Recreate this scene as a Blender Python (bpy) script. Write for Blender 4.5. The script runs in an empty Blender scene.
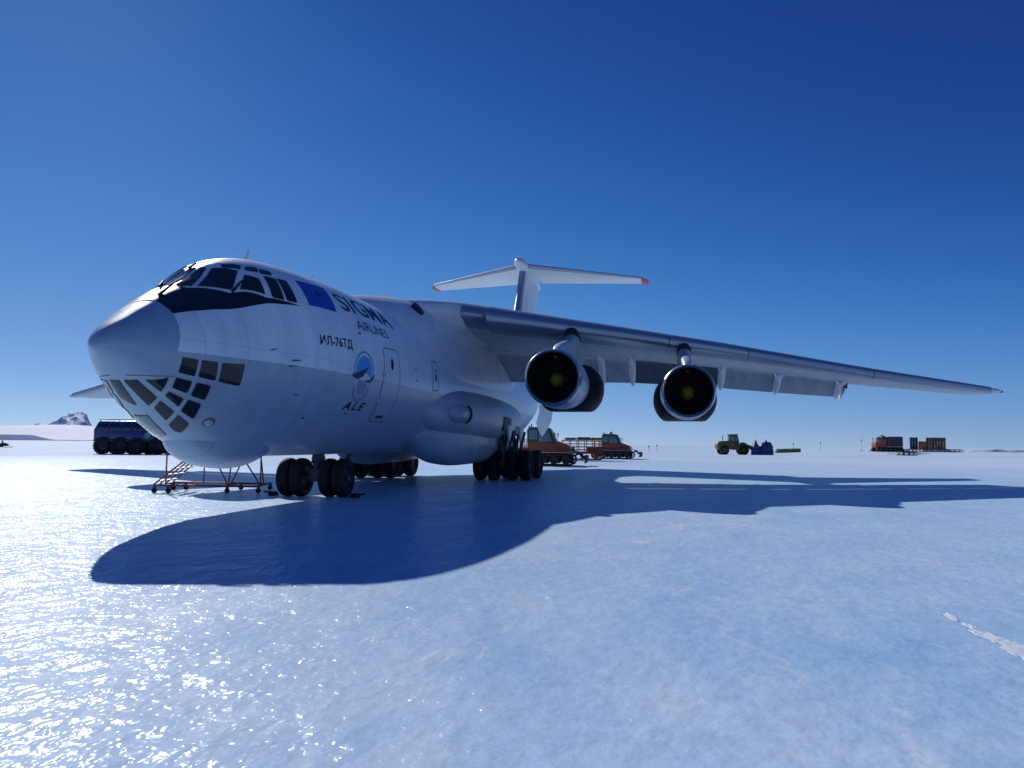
import bpy, bmesh, math, random
from mathutils import Vector, Matrix, noise
random.seed(7)
PI = math.pi
S = bpy.context.scene
COL = S.collection
sin, cos, rad = math.sin, math.cos, math.radians

# ------------------------------------------------------------------ camera
cam_loc = Vector((-11.189, -9.782, 1.545))
YAW, PITCH, ROLL, FPX = rad(11.499), rad(4.635), rad(0.50), 742.67
fw = Vector((cos(YAW) * cos(PITCH), sin(YAW) * cos(PITCH), sin(PITCH)))
rt = Vector((sin(YAW), -cos(YAW), 0))
up = rt.cross(fw)
r2 = rt * cos(ROLL) + up * sin(ROLL)
u2 = -rt * sin(ROLL) + up * cos(ROLL)
cd = bpy.data.cameras.new('camera')
cd.sensor_fit = 'HORIZONTAL'; cd.sensor_width = 36.0
cd.lens = FPX / 1024 * 36.0
cd.clip_start = 0.1; cd.clip_end = 80000
co = bpy.data.objects.new('camera', cd); COL.objects.link(co)
m = Matrix((( r2.x, u2.x, -fw.x, cam_loc.x), (r2.y, u2.y, -fw.y, cam_loc.y), (r2.z, u2.z, -fw.z, cam_loc.z), (0, 0, 0, 1)))
co.matrix_world = m
S.camera = co

# ------------------------------------------------------------------ sky and sun
SUN_EL, SUN_AZ = 31.1, 43.0
W = bpy.data.worlds.new('World'); S.world = W; W.use_nodes = True
nt = W.node_tree
sky = nt.nodes.new('ShaderNodeTexSky'); sky.sky_type = 'NISHITA'; sky.sun_disc = False
sky.sun_elevation = rad(SUN_EL); sky.sun_rotation = rad(90 - SUN_AZ)
sky.altitude = 2500; sky.air_density = 0.6; sky.dust_density = 0.25; sky.ozone_density = 1.0
bg = nt.nodes['Background']; bg.inputs[1].default_value = 0.102
# very clean, dry polar air: deepen the blue of the physical sky, channel by channel
sc0 = nt.nodes.new('ShaderNodeVectorMath'); sc0.operation = 'SCALE'; sc0.inputs['Scale'].default_value = .08
cv = nt.nodes.new('ShaderNodeRGBCurve')
for ch, pts in ((0, ((0, .003), (.05, .006), (.076, .010), (.116, .019), (.209, .068), (.34, .145), (.5, .225), (1.25, .62))),
                (1, ((0, .02), (.08, .037), (.132, .050), (.2, .107), (.348, .225), (.55, .325), (.74, .41), (1.25, .68))),
                (2, ((0, .11), (.18, .20), (.264, .246), (.385, .386), (.607, .56), (.848, .65), (1.085, .755), (1.25, .82)))):
    c = cv.mapping.curves[ch]
    c.points[0].location = (0, pts[0][1] * .8); c.points[1].location = (1, pts[-1][1] * .8)
    for a, b_ in pts[1:-1]: c.points.new(a * .8, b_ * .8)
cv.mapping.extend = 'EXTRAPOLATED'
cv.mapping.update()
sc1 = nt.nodes.new('ShaderNodeVectorMath'); sc1.operation = 'SCALE'; sc1.inputs['Scale'].default_value = 12.5
nt.links.new(sky.outputs[0], sc0.inputs[0]); nt.links.new(sc0.outputs[0], cv.inputs['Color'])
nt.links.new(cv.outputs[0], sc1.inputs[0]); nt.links.new(sc1.outputs[0], bg.inputs[0])
sd = Vector((cos(rad(SUN_AZ)) * cos(rad(SUN_EL)), sin(rad(SUN_AZ)) * cos(rad(SUN_EL)), sin(rad(SUN_EL))))
L = bpy.data.lights.new('sun', 'SUN'); L.energy = 3.9; L.angle = rad(0.53); L.color = (1.0, 0.965, 0.92)
lo = bpy.data.objects.new('sun', L); COL.objects.link(lo)
lo.rotation_euler = sd.to_track_quat('Z', 'Y').to_euler()
S.view_settings.view_transform = 'Standard'; S.view_settings.look = 'None'
S.view_settings.gamma = 1; S.view_settings.use_curve_mapping = False
S.view_settings.exposure = 0.0

# ------------------------------------------------------------------ materials
def nodes(name):
    mt = bpy.data.materials.new(name); mt.use_nodes = True
    n = mt.node_tree; return mt, n, n.nodes['Principled BSDF']

def mat(name, col, rough=0.5, metal=0.0, spec=0.5, coat=0.0, var=0.12, scale=3.0, stretch=(1, 1, 1), bump=0.0, rvar=0.12, emit=None):
    mt, n, b = nodes(name)
    tc = n.nodes.new('ShaderNodeTexCoord'); mp = n.nodes.new('ShaderNodeMapping')
    mp.inputs['Scale'].default_value = stretch
    n.links.new(tc.outputs['Object'], mp.inputs[0])
    nz = n.nodes.new('ShaderNodeTexNoise'); nz.inputs['Scale'].default_value = scale
    nz.inputs['Detail'].default_value = 6; nz.inputs['Roughness'].default_value = 0.6
    n.links.new(mp.outputs[0], nz.inputs['Vector'])
    mr = n.nodes.new('ShaderNodeMapRange')
    mr.inputs[1].default_value = 0.3; mr.inputs[2].default_value = 0.7
    mr.inputs[3].default_value = 1 - var; mr.inputs[4].default_value = 1 + var * 0.5
    n.links.new(nz.outputs[0], mr.inputs[0])
    mx = n.nodes.new('ShaderNodeVectorMath'); mx.operation = 'SCALE'
    mx.inputs[0].default_value = col[:3]
    n.links.new(mr.outputs[0], mx.inputs['Scale'])
    n.links.new(mx.outputs[0], b.inputs['Base Color'])
    m2 = n.nodes.new('ShaderNodeMapRange')
    m2.inputs[1].default_value = 0.3; m2.inputs[2].default_value = 0.7
    m2.inputs[3].default_value = max(0.02, rough - rvar * 0.5); m2.inputs[4].default_value = min(1, rough + rvar)
    n.links.new(nz.outputs[0], m2.inputs[0]); n.links.new(m2.outputs[0], b.inputs['Roughness'])
    b.inputs['Metallic'].default_value = metal
    b.inputs['Specular IOR Level'].default_value = spec
    b.inputs['Coat Weight'].default_value = coat; b.inputs['Coat Roughness'].default_value = 0.12
    if bump:
        bp = n.nodes.new('ShaderNodeBump'); bp.inputs['Distance'].default_value = bump
        bp.inputs['Strength'].default_value = 0.6
        n.links.new(nz.outputs[0], bp.inputs['Height']); n.links.new(bp.outputs[0], b.inputs['Normal'])
    return mt

def fuselage_mat():
    mt, n, b = nodes('fuselage_paint')
    tc = n.nodes.new('ShaderNodeTexCoord')
    sp = n.nodes.new('ShaderNodeSeparateXYZ'); n.links.new(tc.outputs['Object'], sp.inputs[0])
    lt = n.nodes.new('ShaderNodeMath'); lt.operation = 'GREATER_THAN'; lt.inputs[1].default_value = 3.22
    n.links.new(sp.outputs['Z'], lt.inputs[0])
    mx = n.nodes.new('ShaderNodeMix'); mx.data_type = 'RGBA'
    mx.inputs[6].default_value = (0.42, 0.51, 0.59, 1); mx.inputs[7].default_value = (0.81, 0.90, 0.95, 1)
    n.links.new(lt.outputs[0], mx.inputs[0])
    # streaks and grime
    mp = n.nodes.new('ShaderNodeMapping'); mp.inputs['Scale'].default_value = (2.2, 1, .5)
    n.links.new(tc.outputs['Object'], mp.inputs[0])
    nz = n.nodes.new('ShaderNodeTexNoise'); nz.inputs['Scale'].default_value = 1.3; nz.inputs['Detail'].default_value = 8
    nz.inputs['Roughness'].default_value = 0.65
    n.links.new(mp.outputs[0], nz.inputs['Vector'])
    mr = n.nodes.new('ShaderNodeMapRange'); mr.inputs[1].default_value = .3; mr.inputs[2].default_value = .7
    mr.inputs[3].default_value = .86; mr.inputs[4].default_value = 1.05
    n.links.new(nz.outputs[0], mr.inputs[0])
    # panel joints: thin rings every 1.9 m and stringer lines
    def joint(sock, period, off, width):
        a = n.nodes.new('ShaderNodeMath'); a.operation = 'ADD'; a.inputs[1].default_value = off
        n.links.new(sock, a.inputs[0])
        w = n.nodes.new('ShaderNodeMath'); w.operation = 'PINGPONG'; w.inputs[1].default_value = period / 2
        n.links.new(a.outputs[0], w.inputs[0])
        g = n.nodes.new('ShaderNodeMath'); g.operation = 'LESS_THAN'; g.inputs[1].default_value = width
        n.links.new(w.outputs[0], g.inputs[0]); return g.outputs[0]
    j1 = joint(sp.outputs['X'], .95, 0.35, 0.005); j2 = joint(sp.outputs['Z'], 1.25, 0.28, 0.005)
    ad = n.nodes.new('ShaderNodeMath'); ad.operation = 'MAXIMUM'
    n.links.new(j1, ad.inputs[0]); n.links.new(j2, ad.inputs[1])
    jm = n.nodes.new('ShaderNodeMapRange'); jm.inputs[3].default_value = 1; jm.inputs[4].default_value = .70
    n.links.new(ad.outputs[0], jm.inputs[0])
    mu = n.nodes.new('ShaderNodeMath'); mu.operation = 'MULTIPLY'
    n.links.new(mr.outputs[0], mu.inputs[0]); n.links.new(jm.outputs[0], mu.inputs[1])
    sc = n.nodes.new('ShaderNodeVectorMath'); sc.operation = 'SCALE'
    n.links.new(mx.outputs[2], sc.inputs[0]); n.links.new(mu.outputs[0], sc.inputs['Scale'])
    n.links.new(sc.outputs[0], b.inputs['Base Color'])
    r = n.nodes.new('ShaderNodeMapRange'); r.inputs[3].default_value = .28; r.inputs[4].default_value = .5
    n.links.new(nz.outputs[0], r.inputs[0]); n.links.new(r.outputs[0], b.inputs['Roughness'])
    b.inputs['Coat Weight'].default_value = .25; b.inputs['Coat Roughness'].default_value = .15
    wz = n.nodes.new('ShaderNodeTexNoise'); wz.inputs['Scale'].default_value = 1.6; wz.inputs['Detail'].default_value = 2
    n.links.new(tc.outputs['Object'], wz.inputs['Vector'])
    bp = n.nodes.new('ShaderNodeBump'); bp.inputs['Distance'].default_value = .02; bp.inputs['Strength'].default_value = .5
    n.links.new(wz.outputs[0], bp.inputs['Height']); n.links.new(bp.outputs[0], b.inputs['Normal'])
    return mt

def ice_mat():
    mt, n, b = nodes('blue_ice')
    N = n.nodes.new; K = n.links.new
    tc = N('ShaderNodeTexCoord')
    def noise_(scale, stretch, det=5, rough=.55, dist=0.0, rot=0.0):
        mp = N('ShaderNodeMapping'); mp.inputs['Scale'].default_value = stretch; mp.inputs['Rotation'].default_value = (0, 0, rad(rot))
        K(tc.outputs['Object'], mp.inputs[0])
        z = N('ShaderNodeTexNoise'); z.inputs['Scale'].default_value = scale; z.inputs['Detail'].default_value = det
        z.inputs['Roughness'].default_value = rough; z.inputs['Distortion'].default_value = dist
        K(mp.outputs[0], z.inputs['Vector']); return z.outputs[0]
    def ramp(s, a, c, lo=0, hi=1):
        r = N('ShaderNodeMapRange'); r.inputs[1].default_value = a; r.inputs[2].default_value = c
        r.inputs[3].default_value = lo; r.inputs[4].default_value = hi; K(s, r.inputs[0]); return r.outputs[0]
    big = noise_(.035, (1, 1.8, 1), 6, .6)             # patches of snowier and bluer ice
    mid = noise_(.5, (1, 1.5, 1), 7, .62, .6)
    fine = noise_(5.5, (1.0, 1.7, 1), 6, .6, .5)
    # base colours
    m1 = N('ShaderNodeMix'); m1.data_type = 'RGBA'
    m1.inputs[6].default_value = (.31, .54, .81, 1); m1.inputs[7].default_value = (.54, .71, .86, 1)
    K(ramp(mid, .3, .7), m1.inputs[0])
    m2 = N('ShaderNodeMix'); m2.data_type = 'RGBA'; m2.inputs[7].default_value = (.60, .72, .85, 1)
    K(ramp(big, .47, .72, 0, .75), m2.inputs[0]); K(m1.outputs[2], m2.inputs[6])
    # thin dry snow caught in scattered streaks
    st = noise_(.22, (1.0, 3.2, 1), 8, .68, .3, 20)
    s1 = ramp(st, .635, .67, 0, .9)
    m3 = N('ShaderNodeMix'); m3.data_type = 'RGBA'; m3.inputs[7].default_value = (.80, .83, .87, 1)
    K(m2.outputs[2], m3.inputs[6]); K(s1, m3.inputs[0])
    # hairline healed cracks and a few chalky scars in the ice
    vo = N('ShaderNodeTexVoronoi'); vo.feature = 'DISTANCE_TO_EDGE'; vo.inputs['Scale'].default_value = .16
    wv = N('ShaderNodeVectorMath'); wv.operation = 'MULTIPLY_ADD'; wv.inputs[1].default_value = (2.2, 2.2, 0)
    wn = N('ShaderNodeTexNoise'); wn.inputs['Scale'].default_value = .7; wn.inputs['Detail'].default_value = 5; K(tc.outputs['Object'], wn.inputs['Vector'])
    K(wn.outputs['Color'], wv.inputs[0]); K(tc.outputs['Object'], wv.inputs[2]); K(wv.outputs[0], vo.inputs['Vector'])
    ck = ramp(vo.outputs['Distance'], .0, .012, .55, 0)
    cm = N('ShaderNodeMath'); cm.operation = 'MULTIPLY'; K(ck, cm.inputs[0]); K(ramp(st, .44, .60), cm.inputs[1])
    m3c = N('ShaderNodeMix'); m3c.data_type = 'RGBA'; m3c.inputs[7].default_value = (.74, .80, .86, 1)
    K(m3.outputs[2], m3c.inputs[6]); K(cm.outputs[0], m3c.inputs[0]); m3 = m3c
    vein = noise_(1.1, (1, 2.4, 1), 9, .72, .5, 25)
    m3d = N('ShaderNodeMix'); m3d.data_type = 'RGBA'; m3d.inputs[7].default_value = (.68, .78, .86, 1)
    K(m3.outputs[2], m3d.inputs[6]); K(ramp(vein, .54, .72, 0, .55), m3d.inputs[0]); m3 = m3d
    # fine speckle
    m4 = N('ShaderNodeVectorMath'); m4.operation = 'SCALE'
    grain = noise_(34.0, (1, 1.4, 1), 4, .7, .3)
    gm = N('ShaderNodeMath'); gm.operation = 'MULTIPLY'; K(ramp(fine, .3, .7, .88, 1.07), gm.inputs[0]); K(ramp(grain, .3, .7, .90, 1.07), gm.inputs[1])
    K(m3.outputs[2], m4.inputs[0]); K(gm.outputs[0], m4.inputs['Scale'])
    K(m4.outputs[0], b.inputs['Base Color'])
    b.inputs['Specular IOR Level'].default_value = .5
    b.inputs['IOR'].default_value = 1.31
    # dimpled wind polished surface: the clear glaze (coat) carries the full relief, the body below scatters softly
    ripple = noise_(3.4, (1.0, 1.5, 1), 1.5, .5, .35, 15)
    dim = noise_(11.5, (1.0, 1.35, 1), 1.6, .5, .3)
    swell = noise_(.8, (1, 1.5, 1), 2, .5, .4, -10)
    def bumps(k):
        prev = None
        for sk, dist in ((ripple, .050), (dim, .020), (swell, .10)):
            a = N('ShaderNodeBump'); a.inputs['Distance'].default_value = dist * k; a.inputs['Strength'].default_value = 1.0
            K(sk, a.inputs['Height'])
            if prev: K(prev, a.inputs['Normal'])
            prev = a.outputs[0]
        return prev
    K(bumps(.23), b.inputs['Normal']); K(bumps(1.0), b.inputs['Coat Normal'])
    b.inputs['Roughness'].default_value = .6
    
    # beyond the cleared ice runway the ground is dull drifted snow
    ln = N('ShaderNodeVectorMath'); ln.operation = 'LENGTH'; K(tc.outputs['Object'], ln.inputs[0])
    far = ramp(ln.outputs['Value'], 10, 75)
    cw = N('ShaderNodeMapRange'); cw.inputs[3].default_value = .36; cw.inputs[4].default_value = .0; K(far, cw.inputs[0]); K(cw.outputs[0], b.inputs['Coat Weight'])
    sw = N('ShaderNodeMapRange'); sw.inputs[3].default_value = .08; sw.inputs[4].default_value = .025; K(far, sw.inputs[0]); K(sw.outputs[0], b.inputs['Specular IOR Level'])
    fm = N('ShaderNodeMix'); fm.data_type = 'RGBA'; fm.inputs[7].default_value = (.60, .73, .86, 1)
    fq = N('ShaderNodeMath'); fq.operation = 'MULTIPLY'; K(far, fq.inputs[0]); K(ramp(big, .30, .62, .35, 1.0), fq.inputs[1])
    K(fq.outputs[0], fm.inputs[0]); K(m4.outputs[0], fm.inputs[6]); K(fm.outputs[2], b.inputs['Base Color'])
    b.inputs['Coat IOR'].default_value = 1.31
    K(ramp(mid, .3, .7, .17, .26), b.inputs['Coat Roughness'])
    return mt

def add_joints(mt, specs, dark=.6):
    n = mt.node_tree; b = n.nodes['Principled BSDF']; src = b.inputs['Base Color'].links[0].from_socket
    tc = n.nodes.new('ShaderNodeTexCoord'); sp = n.nodes.new('ShaderNodeSeparateXYZ'); n.links.new(tc.outputs['Object'], sp.inputs[0]); last = None
    for ax, period, off, width in specs:
        a = n.nodes.new('ShaderNodeMath'); a.operation = 'ADD'; a.inputs[1].default_value = off; n.links.new(sp.outputs[ax], a.inputs[0])
        w = n.nodes.new('ShaderNodeMath'); w.operation = 'PINGPONG'; w.inputs[1].default_value = period / 2; n.links.new(a.outputs[0], w.inputs[0])
        g = n.nodes.new('ShaderNodeMath'); g.operation = 'LESS_THAN'; g.inputs[1].default_value = width; n.links.new(w.outputs[0], g.inputs[0])
        if last:
            q = n.nodes.new('ShaderNodeMath'); q.operation = 'MAXIMUM'; n.links.new(last, q.inputs[0]); n.links.new(g.outputs[0], q.inputs[1]); last = q.outputs[0]
        else: last = g.outputs[0]
    r = n.nodes.new('ShaderNodeMapRange'); r.inputs[3].default_value = 1; r.inputs[4].default_value = dark; n.links.new(last, r.inputs[0])
    v = n.nodes.new('ShaderNodeVectorMath'); v.operation = 'SCALE'; n.links.new(src, v.inputs[0]); n.links.new(r.outputs[0], v.inputs['Scale'])
    n.links.new(v.outputs[0], b.inputs['Base Color'])

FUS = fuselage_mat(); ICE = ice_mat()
WHITE = mat('white_paint', (.72, .75, .79), .35, coat=.2, var=.12, scale=1.2)
WINGU = mat('wing_grey_paint', (.50, .56, .63), .45, var=.3, scale=1.0, stretch=(.5, 2.0, 1))
SLAT = mat('bare_leading_edge_metal', (.33, .38, .46), .38, metal=.6, var=.10, scale=.8, stretch=(2, .3, 2))
RADOME = mat('radome_grey', (.36, .46, .58), .35, coat=.15, var=.1, scale=2)
GREY = mat('light_grey_paint', (.46, .54, .63), .4, coat=.15, var=.2, scale=1.2)
FLAPD = mat('flap_dark_grey', (.07, .085, .12), .6, var=.3, scale=2, stretch=(.6, 2, 1))  # much darker base colour than the other flap segments
FLAPG = mat('flap_grey', (.38, .42, .47), .45, var=.3, scale=1.2, stretch=(.6, 2, 1))
GLASS = mat('dark_glass', (.012, .014, .018), .06, spec=.7, var=.2, rvar=.03)
NGLASS = mat('nose_glass', (.02, .024, .03), .08, spec=.4, var=.35, scale=5, rvar=.1)
GGLASS = mat('green_armoured_glass', (.10, .20, .20), .10, spec=.7, var=.25, scale=6, rvar=.05)
FRAME = mat('window_seal', (.16, .17, .18), .6)
BLACK = mat('matt_black_paint', (.012, .014, .02), .38, var=.3, scale=4)
BLACKM = mat('burnt_metal', (.014, .014, .016), .6, metal=.3, var=.4, scale=4)
STEEL = mat('polished_steel', (.50, .54, .60), .22, metal=.85, var=.12, scale=2)
NACELLE = mat('nacelle_paint', (.52, .57, .64), .38, metal=.2, coat=.2, var=.22, scale=1.6)
FAN = mat('fan_blade_metal', (.09, .09, .10), .5, metal=.6)
YELLOW = mat('yellow_spinner_paint', (.30, .25, .015), .5, var=.1)
TYRE = mat('tyre_rubber', (.012, .012, .014), .75, var=.4, scale=6)
RIM = mat('wheel_rim_metal', (.035, .04, .045), .5, metal=.4)
STRUT = mat('strut_grey', (.07, .08, .09), .45, metal=.3)
BLUEP = mat('bright_blue_marking', (.01, .075, .48), .4)
NAVY = mat('navy_lettering', (.010, .020, .12), .45)
BLK = mat('black_lettering', (.010, .011, .016), .5)
LOGOB = mat('logo_light_blue', (.04, .40, .85), .45)
LOGOP = mat('logo_pale_blue', (.23, .33, .52), .45)
REDM = mat('red_mark_paint', (.55, .03, .03), .45)
REDF = mat('faded_red_steel', (.30, .045, .03), .55, var=.35, scale=6)
ORANGE = mat('orange_body_paint', (.36, .065, .008), .42, coat=.2, var=.25, scale=2)
ORANGED = mat('weathered_orange', (.36, .065, .015), .6, var=.4, scale=4)
YELM = mat('loader_yellow', (.15, .11, .018), .45, coat=.1, var=.25, scale=2)
BLUEV = mat('dark_blue_van_paint', (.006, .030, .18), .3, coat=.4, var=.1)
BLUET = mat('blue_tarpaulin', (.008, .045, .19), .5, var=.35, scale=3, bump=.04)
DRUMB = mat('blue_drum_paint', (.015, .05, .26), .45, var=.2)
DRUMO = mat('rusty_orange_drum_paint', (.40, .10, .03), .5, var=.3)
DRUMK = mat('black_drum_paint', (.02, .022, .028), .45, var=.3)
GREENC = mat('green_crate_paint', (.16, .21, .04), .6, var=.35, scale=2)
DKGREY = mat('dark_grey_paint', (.05, .055, .06), .5, var=.2)
WOOD = mat('weathered_wood', (.22, .14, .07), .75, var=.4, scale=4)
TRACK = mat('rubber_track', (.018, .018, .02), .8, var=.4, scale=8)
ALU = mat('aluminium_track_guard', (.55, .57, .60), .4, metal=.5)
SNOW = mat('drifted_snow', (.70, .77, .85), .6, var=.06, scale=2, bump=.03)
LAMPG = mat('headlight_glass', (.55, .58, .60), .1, spec=.8)

add_joints(WINGU, (('Y', 1.62, .4, .012), ('X', 2.1, .2, .010)))
add_joints(NACELLE, (('X', 1.15, .35, .012),))
add_joints(GREY, (('X', 1.5, .2, .008), ('Z', .9, .1, .006)))

# ------------------------------------------------------------------ object helpers
def link(o, parent=None):
    COL.objects.link(o)
    if parent is not None: o.parent = parent
    return o

def obj(name, bm, mt, parent=None, smooth=True, angle=40):
    me = bpy.data.meshes.new(name)
    bmesh.ops.recalc_face_normals(bm, faces=bm.faces) if getattr(bm, 'fixn', True) else None
    bm.to_mesh(me); bm.free()
    for mm in (mt if isinstance(mt, (list, tuple)) else [mt]): me.materials.append(mm)
    if smooth:
        me.polygons.foreach_set('use_smooth', [True] * len(me.polygons))
        me.set_sharp_from_angle(angle=rad(angle))
    return link(bpy.data.objects.new(name, me), parent)

def thing(name, label, cat, loc=(0, 0, 0), rz=0.0, group=None):
    o = bpy.data.objects.new(name, None); COL.objects.link(o)
    o.empty_display_size = .3
    o.location = loc; o.rotation_euler = (0, 0, rz)
    o['label'] = label; o['category'] = cat
    if group: o['group'] = group
    return o

def tag(o, label, cat, group=None):
    o['label'] = label; o['category'] = cat
    if group: o['group'] = group
    return o

def dup(root, loc, rz, label=None):
    r = root.copy(); COL.objects.link(r); r.location = loc; r.rotation_euler = (0, 0, rz)
    if label: r['label'] = label
    for ch in list(root.children):
        c = ch.copy(); COL.objects.link(c); c.parent = r
        for g in list(ch.children):
            d = g.copy(); COL.objects.link(d); d.parent = c
    return r

def nb(): return bmesh.new()

def box(bm, c, s, rot=None, bev=0.0):
    """box with centre c, full size s, optional 3x3/4x4 rot, bevelled edges"""
    b2 = bmesh.new()
    bmesh.ops.create_cube(b2, size=1.0)
    for v in b2.verts: v.co = Vector((v.co.x * s[0], v.co.y * s[1], v.co.z * s[2]))
    if bev: bmesh.ops.bevel(b2, geom=list(b2.edges), offset=bev, segments=2, affect='EDGES', profile=.5)
    for v in b2.verts:
        p = v.co
        if rot is not None: p = rot @ p
        v.co = p + Vector(c)
    merge(bm, b2); return bm

def merge(bm, b2):
    mp = [bm.verts.new(v.co) for v in b2.verts]
    b2.verts.index_update()
    for f in b2.faces:
        try: bm.faces.new([mp[v.index] for v in f.verts])
        except ValueError: pass
    b2.free()

def tube(bm, p0, p1, r0, r1=None, seg=12, cap=True):
    r1 = r0 if r1 is None else r1
    p0, p1 = Vector(p0), Vector(p1); d = p1 - p0
    if d.length < 1e-6: return bm
    q = d.to_track_quat('Z', 'Y')
    R0 = [bm.verts.new(p0 + q @ Vector((cos(2 * PI * i / seg) * r0, sin(2 * PI * i / seg) * r0, 0))) for i in range(seg)]
    R1 = [bm.verts.new(p1 + q @ Vector((cos(2 * PI * i / seg) * r1, sin(2 * PI * i / seg) * r1, 0))) for i in range(seg)]
    for i in range(seg): bm.faces.new((R0[i], R0[(i + 1) % seg], R1[(i + 1) % seg], R1[i]))
    if cap: bm.faces.new(R0[::-1]); bm.faces.new(R1)
    return bm

def pipe(bm, pts, r, seg=8):
    for a, b_ in zip(pts, pts[1:]): tube(bm, a, b_, r, r, seg)
    return bm

def loft(bm, rings, caps=(True, True), closed=True):
    R = [[bm.verts.new(p) for p in ring] for ring in rings]
    n = len(R[0])
    for a, b_ in zip(R, R[1:]):
        for i in range(n if closed else n - 1):
            j = (i + 1) % n
            try: bm.faces.new((a[i], a[j], b_[j], b_[i]))
            except ValueError: pass
    if caps[0]: bm.faces.new(R[0][::-1])
    if caps[1]: bm.faces.new(R[-1])
    return bm

def lathe(bm, prof, o=(0, 0, 0), d=(1, 0, 0), seg=40, wrap=False):
    """prof = [(along, radius)] about axis d through o"""
    o = Vector(o); q = Vector(d).to_track_quat('Z', 'Y')
    R = []
    for a, r in prof:
        if r < 1e-5: R.append([bm.verts.new(o + q @ Vector((0, 0, a)))])
        else: R.append([bm.verts.new(o + q @ Vector((cos(2 * PI * i / seg) * r, sin(2 * PI * i / seg) * r, a))) for i in range(seg)])
    prs = list(zip(R, R[1:])) + ([(R[-1], R[0])] if wrap else [])
    for a, b_ in prs:
        for i in range(seg):
            j = (i + 1) % seg
            if len(a) == 1 and len(b_) == 1: continue
            if len(a) == 1: bm.faces.new((a[0], b_[i], b_[j]))
            elif len(b_) == 1: bm.faces.new((a[i], a[j], b_[0]))
            else: bm.faces.new((a[i], a[j], b_[j], b_[i]))
    return bm

def extr(bm, pts, h0, h1, axis='y', bev=0.0):
    """extrude a 2D outline; axis y: pts are (x,z); axis x: (y,z); axis z: (x,y)"""
    def P(a, b_, h): return {'y': (a, h, b_), 'x': (h, a, b_), 'z': (a, b_, h)}[axis]
    b2 = bmesh.new()
    A = [b2.verts.new(P(a, b_, h0)) for a, b_ in pts]; B = [b2.verts.new(P(a, b_, h1)) for a, b_ in pts]
    n = len(pts)
    for i in range(n): b2.faces.new((A[i], A[(i + 1) % n], B[(i + 1) % n], B[i]))
    b2.faces.new(A[::-1]); b2.faces.new(B)
    bmesh.ops.recalc_face_normals(b2, faces=b2.faces)
    if bev: bmesh.ops.bevel(b2, geom=list(b2.edges), offset=bev, segments=2, affect='EDGES', profile=.5)
    merge(bm, b2); return bm

HAZE = 7e-6
# ------------------------------------------------------------------ the ice, hills, mountain
def smooth(a, b_, x):
    t = max(0.0, min(1.0, (x - a) / (b_ - a))); return t * t * (3 - 2 * t)

def bearing(x, y):
    """angle left of the +X direction seen from the apron, degrees"""
    return math.degrees(math.atan2(y + 9.782, x + 11.189))

def ground_z(x, y):
    r = math.hypot(x + 11.189, y + 9.782)
    b_ = bearing(x, y)
    # the plain falls away very gently behind the aeroplane
    z = -.0035 * max(0, r - 110) * smooth(-16, -4, b_) * (1 - smooth(14, 28, b_)) * (1 if r < 3000 else 3000 / r)
    # low drift under the parked sleds on the right
    z += .55 * smooth(150, 195, r) * (1 - smooth(300, 420, r)) * smooth(-22, -17, b_ * -1 - 30 if False else -abs(b_ + 17.5) - 12) if 150 < r < 420 else 0
    if 45 < r < 6000: z += .10 * min(1, (r - 45) / 150) * (noise.noise(Vector((x * .02, y * .02, 0))) )
    if r < 60: z += .012 * noise.noise(Vector((x * .35, y * .35, 3)))
    return z

def build_ground():
    bm = bmesh.new()
    rs = [0.0]; r = 0.6
    while r < 20000: rs.append(r); r *= 1.09
    rs.append(22000)
    na = 220
    prev = None
    for r in rs:
        if r == 0: ring = [bm.verts.new((cam_loc.x, cam_loc.y, 0))]
        else:
            ring = []
            for i in range(na):
                a = 2 * PI * i / na
                x, y = cam_loc.x + r * cos(a), cam_loc.y + r * sin(a)
                ring.append(bm.verts.new((x, y, ground_z(x, y))))
        if prev:
            for i in range(na):
                j = (i + 1) % na
                if len(prev) == 1: bm.faces.new((prev[0], ring[i], ring[j]))
                else: bm.faces.new((prev[i], ring[i], ring[j], prev[j]))
        prev = ring
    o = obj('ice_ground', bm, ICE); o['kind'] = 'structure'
build_ground()

def gz(x, y): return ground_z(x, y)

def place(px, D):
    """ground position at camera depth D in the direction of bearing given by tangent offset"""
    t = (px - 512) / FPX
    x = cam_loc.x + D * cos(YAW) + D * t * sin(YAW)
    y = cam_loc.y + D * sin(YAW) - D * t * cos(YAW)
    return Vector((x, y, ground_z(x, y)))

def hill_mat(name, snow, rock, lo_, hi_, rough=.7):
    mt, n, b = nodes(name); N = n.nodes.new; K = n.links.new
    g = N('ShaderNodeNewGeometry'); s = N('ShaderNodeSeparateXYZ'); K(g.outputs['Normal'], s.inputs[0])
    tc = N('ShaderNodeTexCoord'); z = N('ShaderNodeTexNoise'); z.inputs['Scale'].default_value = .004; z.inputs['Detail'].default_value = 8
    K(tc.outputs['Object'], z.inputs['Vector'])
    ad = N('ShaderNodeMath'); ad.operation = 'MULTIPLY_ADD'; ad.inputs[1].default_value = .35; K(z.outputs[0], ad.inputs[0]); K(s.outputs['Z'], ad.inputs[2])
    r = N('ShaderNodeMapRange'); r.inputs[1].default_value = lo_; r.inputs[2].default_value = hi_; K(ad.outputs[0], r.inputs[0])
    mx = N('ShaderNodeMix'); mx.data_type = 'RGBA'; mx.inputs[6].default_value = rock; mx.inputs[7].default_value = snow
    K(r.outputs[0], mx.inputs[0]); K(mx.outputs[2], b.inputs['Base Color']); b.inputs['Roughness'].default_value = rough
    b.inputs['Specular IOR Level'].default_value = .02
    return mt
HSNOW = hill_mat('hill_snow', (.80, .84, .90, 1), (.62, .70, .82, 1), .85, 1.05)
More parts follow.
